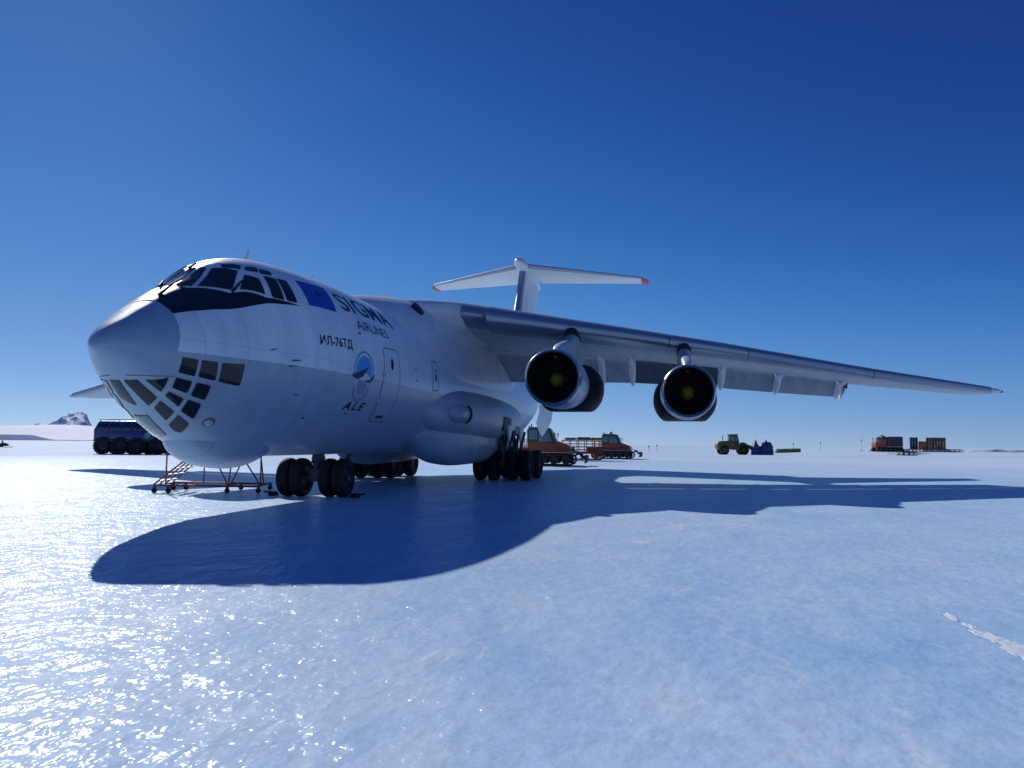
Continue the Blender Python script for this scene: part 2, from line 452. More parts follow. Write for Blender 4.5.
MROCK = hill_mat('mountain_rock_and_snow', (.80, .85, .92, 1), (.14, .25, .46, 1), .90, 1.05)  # rock tinted blue: the tint of distant air is put into its colour
HBAND = mat('distant_blue_ice_bank', (.16, .24, .42), .95, spec=.03, var=.1, scale=.002)

def terrain(name, px0, px1, D0, D1, hfun, mt, nu=90, nv=40, tagk='structure'):
    bm = bmesh.new(); G = []
    for j in range(nv + 1):
        row = []
        for i in range(nu + 1):
            u = i / nu; v = j / nv
            t = ((px0 + (px1 - px0) * u) - 512) / FPX; D = D0 + (D1 - D0) * v
            x = cam_loc.x + D * cos(YAW) + D * t * sin(YAW); y = cam_loc.y + D * sin(YAW) - D * t * cos(YAW)
            row.append(bm.verts.new((x, y, hfun(px0 + (px1 - px0) * u, v, x, y))))
        G.append(row)
    for j in range(nv):
        for i in range(nu): bm.faces.new((G[j][i], G[j][i + 1], G[j + 1][i + 1], G[j + 1][i]))
    o = obj(name, bm, mt, angle=180); o['kind'] = tagk; return o

def fb(x, y, s, o=5):
    v = 0; a = 1; f = 1 / s
    for k in range(o): v += a * noise.noise(Vector((x * f, y * f, k * 7.1))); a *= .5; f *= 2.05
    return v

def h_band(px, v, x, y):
    e = smooth(0, .18, v) * (1 - smooth(.6, 1, v))
    w = 1 - .72 * smooth(30, 60, px); w *= 1 - smooth(240, 330, px)
    return -6 + e * (29 * w + 2.0 * fb(x, y, 150))
terrain('distant_ice_bank', -420, 340, 2900, 3900, h_band, HBAND, 240, 12)

def h_snow(px, v, x, y):
    prof = 21 * smooth(-200, -20, px) * (1 - .35 * smooth(70, 140, px)) * (1 - smooth(190, 330, px)) + 6 * (1 - smooth(-300, -100, px)) + 2.2 * smooth(0, 60, px) * (1 - smooth(85, 190, px))
    return -30 + smooth(0, .9, v) * prof * 11.0 + smooth(0, .3, v) * 26 + (22 * fb(x, y, 2600) + 12 * fb(x, y, 700)) * smooth(0, .4, v)
terrain('snow_hills', -420, 340, 7600, 12500, h_snow, HSNOW, 200, 50)

def h_mtn(px, v, x, y):
    px += 9 * fb(x, y, 900, 4)
    pts = [(-60, -4), (20, 6), (38, 17), (52, 20), (60, 25), (66, 30), (71, 27), (77, 31), (84, 28), (92, 17), (104, 11), (130, 8), (170, 3), (220, -4)]
    h = -4
    for (a, ha), (b_, hb) in zip(pts, pts[1:]):
        if a <= px <= b_: h = ha + (hb - ha) * (px - a) / (b_ - a)
    ridge = smooth(0, .55, v) * (1 - smooth(.6, 1, v))
    return -60 + ridge * (h * 21.5) + ridge * (70 * abs(fb(x, y, 520, 6)) + 26 * fb(x, y, 170, 4)) * (1 if h > 8 else .5)
terrain('distant_mountain', -60, 220, 13500, 18500, h_mtn, MROCK, 300, 90)

# thin cold haze over the whole plain
bm = nb(); box(bm, (0, 0, 420), (47000, 47000, 1040))
hz = bpy.data.materials.new('thin_haze'); hz.use_nodes = True; hn = hz.node_tree
hn.nodes.remove(hn.nodes['Principled BSDF'])
pv = hn.nodes.new('ShaderNodeVolumePrincipled'); pv.inputs['Color'].default_value = (.40, .66, 1, 1); pv.inputs['Density'].default_value = HAZE
pv.inputs['Anisotropy'].default_value = .3
hn.links.new(pv.outputs[0], hn.nodes['Material Output'].inputs['Volume'])
ho = obj('haze', bm, hz, smooth=False); ho['kind'] = 'stuff'

# small drift ridges in the foreground and middle distance
def drift(px, D, L_, Wd, H, rz=0.0, seed=0, rag=.35):
    bm = bmesh.new(); p = place(px, D); nx, ny = (26, 12) if rag < 1 else (90, 40)
    G = []
    for j in range(ny + 1):
        row = []
        for i in range(nx + 1):
            u = i / nx * 2 - 1; v = j / ny * 2 - 1
            rr = u * u + v * v + rag * (noise.noise(Vector((u * 2 + seed, v * 2, seed))) + (.35 * noise.noise(Vector((u * 6 + seed, v * 4, seed))) if rag > 1 else 0))
            h = H * max(0, 1 - rr) ** .7 * (1 + .5 * noise.noise(Vector((u * 5, v * 4, seed + 5)))) if rr < 1 else -.012 - .1 * H
            lx, ly = u * L_ / 2, v * Wd / 2
            row.append(bm.verts.new((lx * cos(rz) - ly * sin(rz), lx * sin(rz) + ly * cos(rz), h)))
        G.append(row)
    for j in range(ny):
        for i in range(nx): bm.faces.new((G[j][i], G[j][i + 1], G[j + 1][i + 1], G[j + 1][i]))
    o = obj('snow_drift', bm, SNOW, angle=180); o.location = p; o['kind'] = 'structure'; return o
drift(885, 190, 13, 4, .8, -1.3, 1); drift(935, 192, 11, 4, .9, -1.3, 2); drift(905, 150, 11, 3, .35, -1.3, 3); drift(1000, 205, 20, 5, .7, -1.3, 4)

def crust(px, D, L_, Wd, rz, seed):
    o = drift(px, D, L_, Wd, .006, rz, seed, 1.15); o.name = 'snow_crust'; return o
ca, cb = place(968, 6.5), place(1045, 5.35); crz = math.atan2(cb.y - ca.y, cb.x - ca.x)
crust(1026, 5.72, 1.0, .36, crz, 11); crust(984, 6.22, .55, .16, crz + .1, 14); crust(962, 6.6, .26, .07, crz, 17); crust(944, 6.95, .34, .09, crz - .1, 21)

# ------------------------------------------------------------------ fuselage surface
XS = [0, .05, .15, .35, .7, 1.2, 1.8, 2.5, 3.3, 4.2, 5.2, 6.2, 7.5, 9, 12, 28, 30, 32, 34, 36, 38, 40, 42, 43.6]
TOP = [3.203, 3.35, 3.462, 3.62, 3.850, 4.178, 4.566, 4.984, 5.543, 5.799, 5.903, 5.951, 5.994, 6.0, 6.0, 6, 6, 6.02, 6.06, 6.1, 6.12, 6.1, 6.02, 5.9]
BOT = [3.203, 3.15, 3.09, 2.96, 2.700, 2.334, 1.918, 1.530, 1.254, 1.19, 1.2, 1.2, 1.2, 1.2, 1.2, 1.2, 1.35, 1.72, 2.2, 2.75, 3.35, 4.0, 4.6, 5.1]
WID = [0, .115, .22, .40, .676, .991, 1.281, 1.515, 1.773, 2.049, 2.236, 2.336, 2.399, 2.4, 2.4, 2.4, 2.38, 2.32, 2.2, 1.98, 1.68, 1.3, .85, .3]
def pch(xs, ys):
    n = len(xs); h = [xs[i + 1] - xs[i] for i in range(n - 1)]; d = [(ys[i + 1] - ys[i]) / h[i] for i in range(n - 1)]
    mm = [0.0] * n; mm[0] = d[0]; mm[-1] = d[-1]
    for i in range(1, n - 1):
        if d[i - 1] * d[i] > 0:
            a = 2 * h[i] + h[i - 1]; b_ = h[i] + 2 * h[i - 1]; mm[i] = (a + b_) / (a / d[i - 1] + b_ / d[i])
    def f(x):
        x = min(max(x, xs[0]), xs[-1]); i = 0
        while i < n - 2 and x > xs[i + 1]: i += 1
        t = (x - xs[i]) / h[i]
        return (2*t**3 - 3*t*t + 1) * ys[i] + (t**3 - 2*t*t + t) * h[i] * mm[i] + (-2*t**3 + 3*t*t) * ys[i + 1] + (t**3 - t*t) * h[i] * mm[i + 1]
    return f
RX = [math.sqrt(x) for x in XS]
fT, fB, fW = pch(RX, TOP), pch(RX, BOT), pch(RX, WID)
def fs(X, th, off=0.0, side=-1):
    """point on the fuselage skin; th degrees above the widest line; side -1 = port"""
    def P(X, th):
        s = math.sqrt(max(X, 0)); t, b_, w = fT(s), fB(s), fW(s)
        a = rad(th); return Vector((X, side * w * cos(a), (t + b_) / 2 + (t - b_) / 2 * sin(a)))
    p = P(X, th)
    if off:
        e = .01
        du = P(X + e, th) - P(max(X - e, 1e-4), th); dv = P(X, th + .3) - P(X, th - .3)
        nrm = du.cross(dv)
        if nrm.length > 1e-9:
            nrm.normalize()
            c = Vector((X, 0, (fT(math.sqrt(X)) + fB(math.sqrt(X))) / 2))
            if nrm.dot(p - c) < 0: nrm = -nrm
            p = p + nrm * off
    return p
PLANE = thing('cargo_airplane', 'large white four-engined cargo aeroplane with glazed nose parked on the blue ice', 'aeroplane', (0, 0, 0))

def fuselage_rings(x0=0.0, x1=43.6, off=0.0, n=72):
    xs = []
    s = math.sqrt(x0) if x0 > 0 else 0.02
    while s * s < min(x1, 9): xs.append(s * s); s += .045
    x = max(9, x0)
    while x < x1: xs.append(x); x += .6
    xs.append(x1)
    return [[fs(x, 360 * i / n, off) for i in range(n)] for x in xs]
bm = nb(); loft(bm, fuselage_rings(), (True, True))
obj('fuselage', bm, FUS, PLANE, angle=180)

# patches that lie on the skin --------------------------------------------------
def patch_bm(polys, off=.008, side=-1, step=.12, thick=True):
    """polys: list of outlines in (X, th); gridded, wrapped on the skin with a small edge wall"""
    bm = bmesh.new(); k = .0419
    for poly in polys:
        vs = [bm.verts.new((x, t * k, 0)) for x, t in poly]
        try: bm.faces.new(vs)
        except ValueError: pass
    bmesh.ops.triangulate(bm, faces=bm.faces, ngon_method='EAR_CLIP')
    return wrap_bm(bm, off, side, step, thick, k)

def wrap_bm(bm, off, side, step, thick=True, k=.0419):
    if not bm.verts: return bm
    x0 = min(v.co.x for v in bm.verts); x1 = max(v.co.x for v in bm.verts)
    y0 = min(v.co.y for v in bm.verts); y1 = max(v.co.y for v in bm.verts)
    x = math.floor(x0 / step) * step + step
    while x < x1:
        bmesh.ops.bisect_plane(bm, geom=bm.verts[:] + bm.edges[:] + bm.faces[:], plane_co=(x, 0, 0), plane_no=(1, 0, 0)); x += step
    y = math.floor(y0 / step) * step + step
    while y < y1:
        bmesh.ops.bisect_plane(bm, geom=bm.verts[:] + bm.edges[:] + bm.faces[:], plane_co=(0, y, 0), plane_no=(0, 1, 0)); y += step
    bmesh.ops.remove_doubles(bm, verts=bm.verts, dist=1e-5)
    param = {v: (v.co.x, v.co.y / k) for v in bm.verts}
    if thick:
        be = [e for e in bm.edges if len(e.link_faces) == 1]
        low = {}
        for e in be:
            for v in e.verts:
                if v not in low:
                    w = bm.verts.new(v.co); low[v] = w
        for e in be:
            a, b_ = e.verts
            bm.faces.new((a, b_, low[b_], low[a]))
        for v, w in low.items(): param[w] = (*param[v], 1)
    for v, p in param.items():
        v.co = fs(p[0], p[1], -.003 if len(p) == 3 else off, side)
    return bm

def strip(pts, w, off=.009, closed=False):
    """line of width w along points in (X,th)"""
    k = .0419; P = [Vector((x, t * k)) for x, t in pts]; polys = []
    rng = range(len(P)) if closed else range(len(P) - 1)
    for i in rng:
        a, b_ = P[i], P[(i + 1) % len(P)]; d = (b_ - a).normalized(); nn = Vector((-d.y, d.x)) * w / 2; e = d * w * .5
        polys.append([((q.x), q.y / k) for q in (a - e + nn, a - e - nn, b_ + e - nn, b_ + e + nn)])
    return polys

def rounded(poly, r=.12, n=4):
    """round polygon corners in (X, th*k) space"""
    k = .0419; P = [Vector((x, t * k)) for x, t in poly]; out = []
    for i, p in enumerate(P):
        a, b_ = P[i - 1], P[(i + 1) % len(P)]
        da, db = a - p, b_ - p; rr = min(r, da.length * .35, db.length * .35)
        s, e = p + da.normalized() * rr, p + db.normalized() * rr
        for q in range(n + 1):
            t = q / n; o = s * (1 - t) ** 2 + p * 2 * t * (1 - t) + e * t * t
            out.append((o.x, o.y / k))
    return out

def grow(poly, d):
    k = .0419; c = Vector((sum(p[0] for p in poly) / len(poly), sum(p[1] * k for p in poly) / len(poly)))
    out = []
    for x, t in poly:
        q = Vector((x, t * k)) - c; q = q * (1 + d / q.length) + c; out.append((q.x, q.y / k))
    return out

def window(poly, name, mt, sides=(-1, 1), seal=.018):
    for sdd in sides:
        bm = patch_bm([rounded(grow(poly, seal), .05)], .010, sdd, .15)
        w = obj(name, bm, FRAME, PLANE, angle=60)
        bm = patch_bm([rounded(poly, .05)], .016, sdd, .15)
        obj('pane', bm, mt, w, angle=60)

NOSEW = [
 [(1.156,-8.6),(1.423,-8.1),(1.442,-24.9),(1.174,-27.2)], [(1.496,-7.6),(1.799,-6.5),(1.834,-22.0),(1.517,-23.7)],
 [(1.903,-6.4),(2.404,-4.6),(2.381,-20.0),(1.916,-21.5)], [(1.193,-34.2),(1.45,-30.6),(1.496,-43.3),(1.248,-46.5)],
 [(1.539,-29.5),(1.798,-27.5),(1.844,-40.5),(1.581,-43.2)], [(1.269,-53.0),(1.528,-50.1),(1.586,-59.5),(1.29,-59.1)],
 [(1.604,-48.3),(1.845,-45.5),(1.977,-60.4),(1.685,-61.5)], [(.869,-58.7),(1.09,-38.5),(1.182,-58.8)],
 [(.757,-85.9),(.803,-67.6),(1.241,-67.8),(1.349,-83.1)]]
for w in NOSEW: window(w, 'nose_window', NGLASS)
for w in ([(1.332,-68.3),(1.632,-66.7),(1.761,-80.1),(1.432,-79.5)], [(1.736,-66.7),(2.033,-66.9),(2.162,-78.8),(2.077,-82.7),(1.89,-81.4)]):
    window(w, 'nose_window', NGLASS, (-1,))
window([(1.60,-93.5),(2.2,-93.5),(2.52,-114),(1.72,-112.6)], 'nose_window', GGLASS, (-1,))
COCK = [
 [(2.875,88.3),(2.869,83.0),(2.11,73.6),(2.073,87.3)], [(2.895,78.6),(3.125,62.9),(2.654,52.1),(2.19,70.1)],
 [(3.162,57.3),(3.396,51.1),(3.264,38.6),(2.817,49.0)], [(3.6,53.0),(3.863,49.8),(3.706,33.4),(3.424,35.8)], [(3.916,50.0),(4.179,48.3),(4.062,31.6),(3.787,33.0)]]
for w in COCK: window(w, 'cockpit_window', GLASS)
for w in ([(3.08,76.3),(3.38,67.1),(3.225,63.5),(3.025,72.0)], [(3.459,64.9),(3.704,62.1),(3.558,57.2),(3.305,61.1)], [(3.719,60.2),(3.948,57.1),(3.868,53.4),(3.593,55.3)]):
    window(w, 'eyebrow_window', GLASS)

# black anti-glare panel, mirrored across the top
half = [(2.02, 90), (2.0, 74.0), (2.30, 62), (2.56, 50.5), (2.85, 46), (3.25, 36.3), (3.62, 33.2), (4.12, 29.4), (3.6, 30.6), (3.0, 33.2), (2.315, 37.6), (1.75, 42.6), (1.20, 49.6)]
front = [(1.25, 61.1), (1.29, 71.3), (1.335, 81), (1.34, 90)]
poly = half + front
full = poly[:1] + poly[1:]
mir = [(x, 180 - t) for x, t in reversed(poly[1:-1])]
bm = patch_bm([full + mir], .005, -1, .1)
obj('antiglare_panel', bm, BLACK, PLANE, angle=60)

# radome: outer shell over the tip, cut by a tilted rear plane and the lower seam
bm = nb(); loft(bm, fuselage_rings(0, 1.9, .007), (True, False))
bmesh.ops.bisect_plane(bm, geom=bm.verts[:] + bm.edges[:] + bm.faces[:], plane_co=(1.07, 0, 3.3), plane_no=Vector((1, 0, -.22)), clear_outer=True)
bmesh.ops.bisect_plane(bm, geom=bm.verts[:] + bm.edges[:] + bm.faces[:], plane_co=(0, 0, 2.74), plane_no=Vector((.02, 0, -1)), clear_outer=True)
for f in list(bm.faces):
    pass
R_ = obj('radome', bm, RADOME, PLANE, angle=60)
bm = nb()
for sdd in (-1, 1):
    pts = []
    for i in range(26):
        x = .66 + (1.16 - .66) * i / 25; q = math.sqrt(x); zc = (fT(q) + fB(q)) / 2; hh = (fT(q) - fB(q)) / 2
        v_ = (2.735 + .02 * x - zc) / hh
        if v_ > -.999: pts.append((x, math.degrees(math.asin(v_))))
    obj('radome_seam', patch_bm(strip(pts, .022), .012, sdd, .2, False), FRAME, R_)

# chin radar fairing
def ellipsoid_bm(c, r, nx=40, nt=40, ex=2.0, x0=-1.0, x1=1.0, p=2.0):
    bm = nb(); rings = []
    for i in range(nx + 1):
        u = -cos(PI * i / nx)
        u = max(-.9995, min(.9995, u))
        k = max(0, 1 - abs(u) ** ex) ** (1 / ex)
        ring = []
        for j in range(nt):
            a = 2 * PI * j / nt; ca, sa = cos(a), sin(a)
            ring.append((c[0] + u * r[0], c[1] + k * r[1] * math.copysign(abs(ca) ** (2 / p), ca), c[2] + k * r[2] * math.copysign(abs(sa) ** (2 / p), sa)))
        rings.append(ring)
    return loft(bm, rings)
bm = nb(); rings = []
for x, zc, h, w in ((2.4, 1.66, .03, .06), (2.52, 1.64, .22, .34), (2.75, 1.61, .37, .58), (3.1, 1.58, .50, .80), (3.6, 1.57, .60, .97), (4.1, 1.57, .63, 1.0), (4.6, 1.61, .59, .93), (5.0, 1.66, .50, .77), (5.3, 1.71, .36, .55), (5.5, 1.76, .18, .28), (5.56, 1.78, .03, .05)):
    rings.append([(x, w * cos(2 * PI * j / 40), zc + h * sin(2 * PI * j / 40)) for j in range(40)])
# refine rings with a smooth interpolation
xs_ = [r[0][0] for r in rings]
def interp_rings(rings, per=4):
    n = len(rings[0]); xs = list(range(len(rings))); out = []
    fx = [[pch(xs, [r[j][c] for r in rings]) for c in range(3)] for j in range(n)]
    for i in range((len(rings) - 1) * per + 1):
        t = i / per; out.append([(fx[j][0](t), fx[j][1](t), fx[j][2](t)) for j in range(n)])
    return out
loft(bm, interp_rings(rings))
obj('radar_fairing', bm, GREY, PLANE, angle=180)

# lamp on the nose side
bm = nb(); p = fs(2.256, -55.2, .0); nrm = (fs(2.256, -55.2, .1) - p).normalized()
lathe(bm, [(-.03, .001), (-.03, .12), (.012, .12), (.02, .10), (.022, .001)], p, nrm, 20)
l_ = obj('taxi_light', bm, FRAME, PLANE)
bm = nb(); lathe(bm, [(.0, .001), (.0, .095), (.035, .08), (.055, .001)], p, nrm, 20); obj('lens', bm, LAMPG, l_)

# doors, markings
door_out = rounded([(7.72, 13.0), (8.86, 13.8), (8.99, -9), (9.08, -37), (7.84, -37.8), (7.74, -15)], .22, 6)
dd = obj('crew_door', patch_bm([door_out], .006, -1, .2), FUS, PLANE, angle=60)
bm = nb()
obj('door_seal', patch_bm(strip(door_out, .028, closed=True), .010, -1, .3, False), FRAME, dd)
obj('door_window', patch_bm([[(8.33 + .10 * cos(a), 3.2 + 3.9 * sin(a)) for a in [2 * PI * i / 20 for i in range(20)]]], .012), GLASS, dd)
obj('door_handle', patch_bm([[(8.2, -32.6), (8.65, -32.2), (8.65, -34.2), (8.2, -34.6)]], .014), BLK, dd)
for t in (-5, -22): obj('hinge', patch_bm([[(7.62, t + 1), (7.82, t + 1), (7.82, t - 1), (7.62, t - 1)]], .03), GREY, dd)
eo = rounded([(12.10, 15.8), (12.72, 16.2), (12.72, -7.2), (12.10, -7.6)], .1)
ex = obj('side_hatch', patch_bm([eo], .006, -1, .2), FUS, PLANE, angle=60)
obj('door_seal', patch_bm(strip(eo, .035, closed=True), .010, -1, .3, False), FRAME, ex)
obj('hatch_window', patch_bm([[(12.42 + .09 * cos(a), 3.0 + 3.2 * sin(a)) for a in [2 * PI * i / 16 for i in range(16)]]], .012), GLASS, ex)
obj('hatch_handle', patch_bm([[(12.38, 10), (12.46, 10), (12.46, 7), (12.38, 7)]], .014), BLK, ex)
# raised air scoop outline forward of the badge
sc_ = rounded([(4.89, -1.6), (5.68, -1.2), (5.70, -5.4), (4.88, -5.7)], .09)
obj('access_panel', patch_bm([sc_], .02, -1, .2), FUS, PLANE, angle=60)
for (x, t, w_, h_) in ((3.05, 3.2, .22, 1.2), (3.62, -3.6, .34, 1.5), (3.55, -6.8, .3, 1.3), (6.35, 17.3, .12, 2.2), (3.9, -23, .1, 1.2), (4.5, -38, .12, 2), (10.3, 4, .12, 1.5), (10.4, -4, .12, 1.5), (6.2, -33.5, .16, 1.2)):
    obj('vent_probe', patch_bm([rounded([(x, t), (x + w_ * .7, t + h_ * .2), (x + w_ * .7, t + h_ * .6), (x, t + h_ * .75)], .05)], .03), FRAME, PLANE)

obj('flag_panel', patch_bm([[(4.62, 50.8), (5.86, 50.8), (5.70, 40), (5.55, 29.6), (4.46, 30.6), (4.52, 40)]], .006), BLUEP, PLANE)
obj('flag_emblem', patch_bm([[(5.12 + .09 * cos(a) , 41 + 2.4 * sin(a)) for a in [2 * PI * i / 20 for i in range(20)]]], .009), NAVY, PLANE)

def text_on_skin(name, body, quad, mt, shear=0.0, offset=0.0, spacing=1.0):
    """quad = (X0, X1, th_top, th_bottom)"""
    cu = bpy.data.curves.new('text', 'FONT'); cu.body = body; cu.offset = offset; cu.space_character = spacing; cu.resolution_u = 4
    cu.shear = shear
    to = bpy.data.objects.new('text', cu); COL.objects.link(to)
    dg = bpy.context.evaluated_depsgraph_get(); me = to.evaluated_get(dg).to_mesh()
    bm = bmesh.new(); bm.from_mesh(me); to.evaluated_get(dg).to_mesh_clear()
    bpy.data.objects.remove(to); bpy.data.curves.remove(cu)
    xa = min(v.co.x for v in bm.verts); xb = max(v.co.x for v in bm.verts); ya = min(v.co.y for v in bm.verts); yb = max(v.co.y for v in bm.verts)
    X0, X1, T, B = quad; k = .0419
    for v in bm.verts:
        u = (v.co.x - xa) / (xb - xa); w = (v.co.y - ya) / (yb - ya)
        v.co = Vector((X0 + (X1 - X0) * u, (B + (T - B) * w) * k, 0))
    wrap_bm(bm, .007, -1, .25, False)
    return obj(name, bm, mt, PLANE, smooth=False)
text_on_skin('airline_name', 'SIGMA', (6.0, 9.45, 47.5, 32.7), NAVY, offset=.012, spacing=1.05)
text_on_skin('airline_name', 'AIRLINES', (6.40, 8.48, 27.6, 21.0), NAVY)
text_on_skin('type_lettering', 'ИЛ-76ТД', (4.50, 5.87, 12.4, 5.6), BLK, offset=.02)
text_on_skin('operator_lettering', 'ALE', (5.93, 7.10, -24.8, -30.6), BLK, shear=.3, offset=.025, spacing=1.35)

# round badge: blue disc, white mountain, dark swooping bird, pale ring below
def circ(x, t, r, n=32, a0=0, a1=360): return [(x + r * cos(rad(a0 + (a1 - a0) * i / n)), t + r / .0419 * sin(rad(a0 + (a1 - a0) * i / n))) for i in range(n + (0 if a1 - a0 == 360 else 1))]
bd = obj('round_badge', patch_bm([circ(6.5, -6.2, .44, 30, -22, 202)], .006), LOGOB, PLANE)
obj('badge_ring', patch_bm(strip(circ(6.5, -6.2, .53, 30, -14, 194), .05), .006, -1, .3, False), LOGOP, bd)
obj('badge_disc', patch_bm([circ(6.5, -14.2, .24, 24)], .006), LOGOP, bd)
obj('badge_ring', patch_bm(strip(circ(6.5, -14.2, .40, 24, 190, 350), .06), .006, -1, .3, False), LOGOP, bd)
obj('badge_peak', patch_bm([[(6.25, -10.6), (6.55, -5.8), (6.62, -6.6), (6.9, -9.2), (6.95, -11)]], .009), WHITE, bd)
obj('badge_bird', patch_bm([[(5.86, -8.4), (6.0, -10.0), (6.22, -10.6), (6.45, -8.6), (6.72, -2.2), (6.38, -6.6), (6.2, -7.9), (6.08, -8.6), (5.98, -7.6)],
                          [(6.62, -10.9), (6.85, -9.9), (7.12, -6.4), (7.08, -8.8), (6.92, -11.6), (6.75, -12.0)]], .012), NAVY, bd)

# blade antennas and windscreen wipers
def blade(x, th, h, c, lean=.25):
    bm = nb(); p = fs(x, th)
    rings = []
    for t in (0, .35, .7, 1):
        cc = c * (1 - .55 * t); xo = lean * t * h
        rings.append([(p.x + xo - cc / 2, p.y, p.z - .04 + h * t), (p.x + xo, p.y - .02, p.z - .04 + h * t), (p.x + xo + cc / 2, p.y, p.z - .04 + h * t), (p.x + xo, p.y + .02, p.z - .04 + h * t)])
    loft(bm, rings); return obj('antenna', bm, WHITE, PLANE)
blade(4.70, 90, .36, .20, .35); blade(8.05, 90, .34, .2, .3)
def on(x, t, o_=.03): return fs(x, t, o_)
for a, b_ in (((2.02, 80), (2.3, 76)), ((2.02, 100), (2.3, 104)), ((2.62, 50), (2.95, 53)), ((1.52, 84), (1.98, 86)), ((2.86, 97), (2.98, 93))):
    bm = nb(); tube(bm, on(*a), on(*b_, .06), .03, .022, 8); obj('wiper', bm, BLK, PLANE)

# ------------------------------------------------------------------ wing centre fairing, gear fairings
def body(name, st, mt, parent, n=44, p=2.3, side=1):
    """st: list of (x, yc, zc, halfwidth, halfheight)"""
    rings = []
    for x, yc, zc, w, h in st:
        ring = []
        for j in range(n):
            a = 2 * PI * j / n; ca, sa = cos(a), sin(a)
            ring.append((x, side * yc + w * math.copysign(abs(ca) ** (2 / p), ca), zc + h * math.copysign(abs(sa) ** (2 / p), sa)))
        rings.append(ring)
    bm = nb(); loft(bm, interp_rings(rings, 5)); return obj(name, bm, mt, parent, angle=180)
wf = body('wing_root_fairing', [(9.5, 0, 4.2, 1.2, 1.4), (10.0, 0, 4.2, 1.55, 1.84), (10.6, 0, 4.2, 1.78, 2.02), (11.5, 0, 4.2, 2.0, 2.20), (12.8, 0, 4.2, 2.2, 2.42), (14.2, 0, 4.2, 2.34, 2.60), (16, 0, 4.2, 2.39, 2.66), (19, 0, 4.2, 2.39, 2.64), (22, 0, 4.2, 2.37, 2.45), (25, 0, 4.2, 2.33, 2.22), (27, 0, 4.2, 2.2, 1.95), (29, 0, 4.2, 1.75, 1.6), (30.5, 0, 4.2, .9, 1.0)], WHITE, PLANE, p=2.3)
for s in (-1, 1):
    bm = nb(); c0 = Vector((12.9, s * 1.55, 6.15)); nv = Vector((-.22, s * .80, .56)).normalized()
    lathe(bm, [(-.2, .001), (-.2, .25), (.04, .26), (.055, .22), (.058, .001)], c0, nv, 24); rw = obj('round_window', bm, GLASS, wf)
for s in (-1, 1):
    body('gear_fairing', [(12.0, 1.15, 2.15, .2, .2), (13.2, 1.3, 1.95, .5, .5), (14.2, 1.45, 1.84, .75, .78), (15.4, 1.58, 1.77, .95, .98), (17, 1.7, 1.76, 1.08, 1.06), (20, 1.75, 1.78, 1.12, 1.05), (22.5, 1.75, 1.8, 1.1, .95), (24.8, 1.7, 1.85, .95, .78), (26.5, 1.5, 2.0, .6, .5), (27.6, 1.4, 2.1, .1, .1)], GREY, PLANE, side=s)
    f_ = body('side_sponson', [(11.0, 1.7, 2.78, .25, .25), (12.4, 1.78, 2.75, .50, .54), (13.9, 1.92, 2.71, .70, .74), (15.6, 2.1, 2.67, .86, .88), (18, 2.25, 2.62, .98, .96), (21, 2.3, 2.6, 1.0, .95), (23.5, 2.3, 2.6, .88, .84), (25.3, 2.2, 2.6, .62, .6), (26.6, 2.1, 2.6, .38, .4), (27.8, 1.8, 2.6, .12, .15)], GREY, PLANE, side=s)
    bm = nb()
    for x, dx in ((15.9, .0),):
        rings = [[(x + t, s * (3.08 + (.20 if t < .9 else .10) * (1 if i else 1)) + 0.0, 0) for i in range(3)] for t in (0, 1)]
    # air intake scoop: closed tube, with a black disc painting the shaded gap behind it
    lathe(bm, [(0, .001), (0, .33), (.05, .36), (.9, .33), (1.25, .22), (1.4, .08), (1.42, .001)], (14.9, s * 2.60, 2.62), (-1, 0, 0), 24)
    sc2 = obj('air_scoop', bm, GREY, f_)
    bm = nb(); lathe(bm, [(0, .001), (0, .28), (.02, .28), (.02, .001)], (14.34, s * 2.95, 2.55), (1, 0, 0), 24)
    bm.free()
    bm = nb(); box(bm, (19.9, s * 3.22, 2.40), (1.5, .16, .58), bev=.03); obj('vent_opening', bm, BLK, f_)
    bm = nb(); lathe(bm, [(0, .001), (0, .385), (.12, .385), (.12, .001)], (14.92, s * 2.62, 2.62), (1, 0, 0), 24); obj('scoop_gap_shade', bm, BLK, f_)

# ------------------------------------------------------------------ wings
def af(t):     # thickness distribution, unit chord and thickness
    return 5 * (.2969 * math.sqrt(max(t, 0)) - .126 * t - .3516 * t * t + .2843 * t ** 3 - .1036 * t ** 4)
#     |y|   LEx    LEz   chord  t/c   incidence
WST = [(1.6, 14.95, 6.50, 10.4, .125, 2.5), (2.4, 15.35, 6.45, 10.1, .125, 2.5), (3.4, 15.92, 6.36, 9.6, .122, 2.5), (8.2, 18.45, 5.97, 7.55, .115, 2.5), (12.0, 20.45, 5.62, 6.55, .11, 2.2), (18.5, 23.78, 4.88, 4.9, .105, 1.5), (24.5, 26.86, 4.30, 3.1, .10, 1.0), (25.2, 27.24, 4.25, 2.5, .08, .8), (25.5, 27.6, 4.21, 1.5, .04, .5)]
WF = [pch([w[0] for w in WST], [w[i] for w in WST]) for i in range(6)]
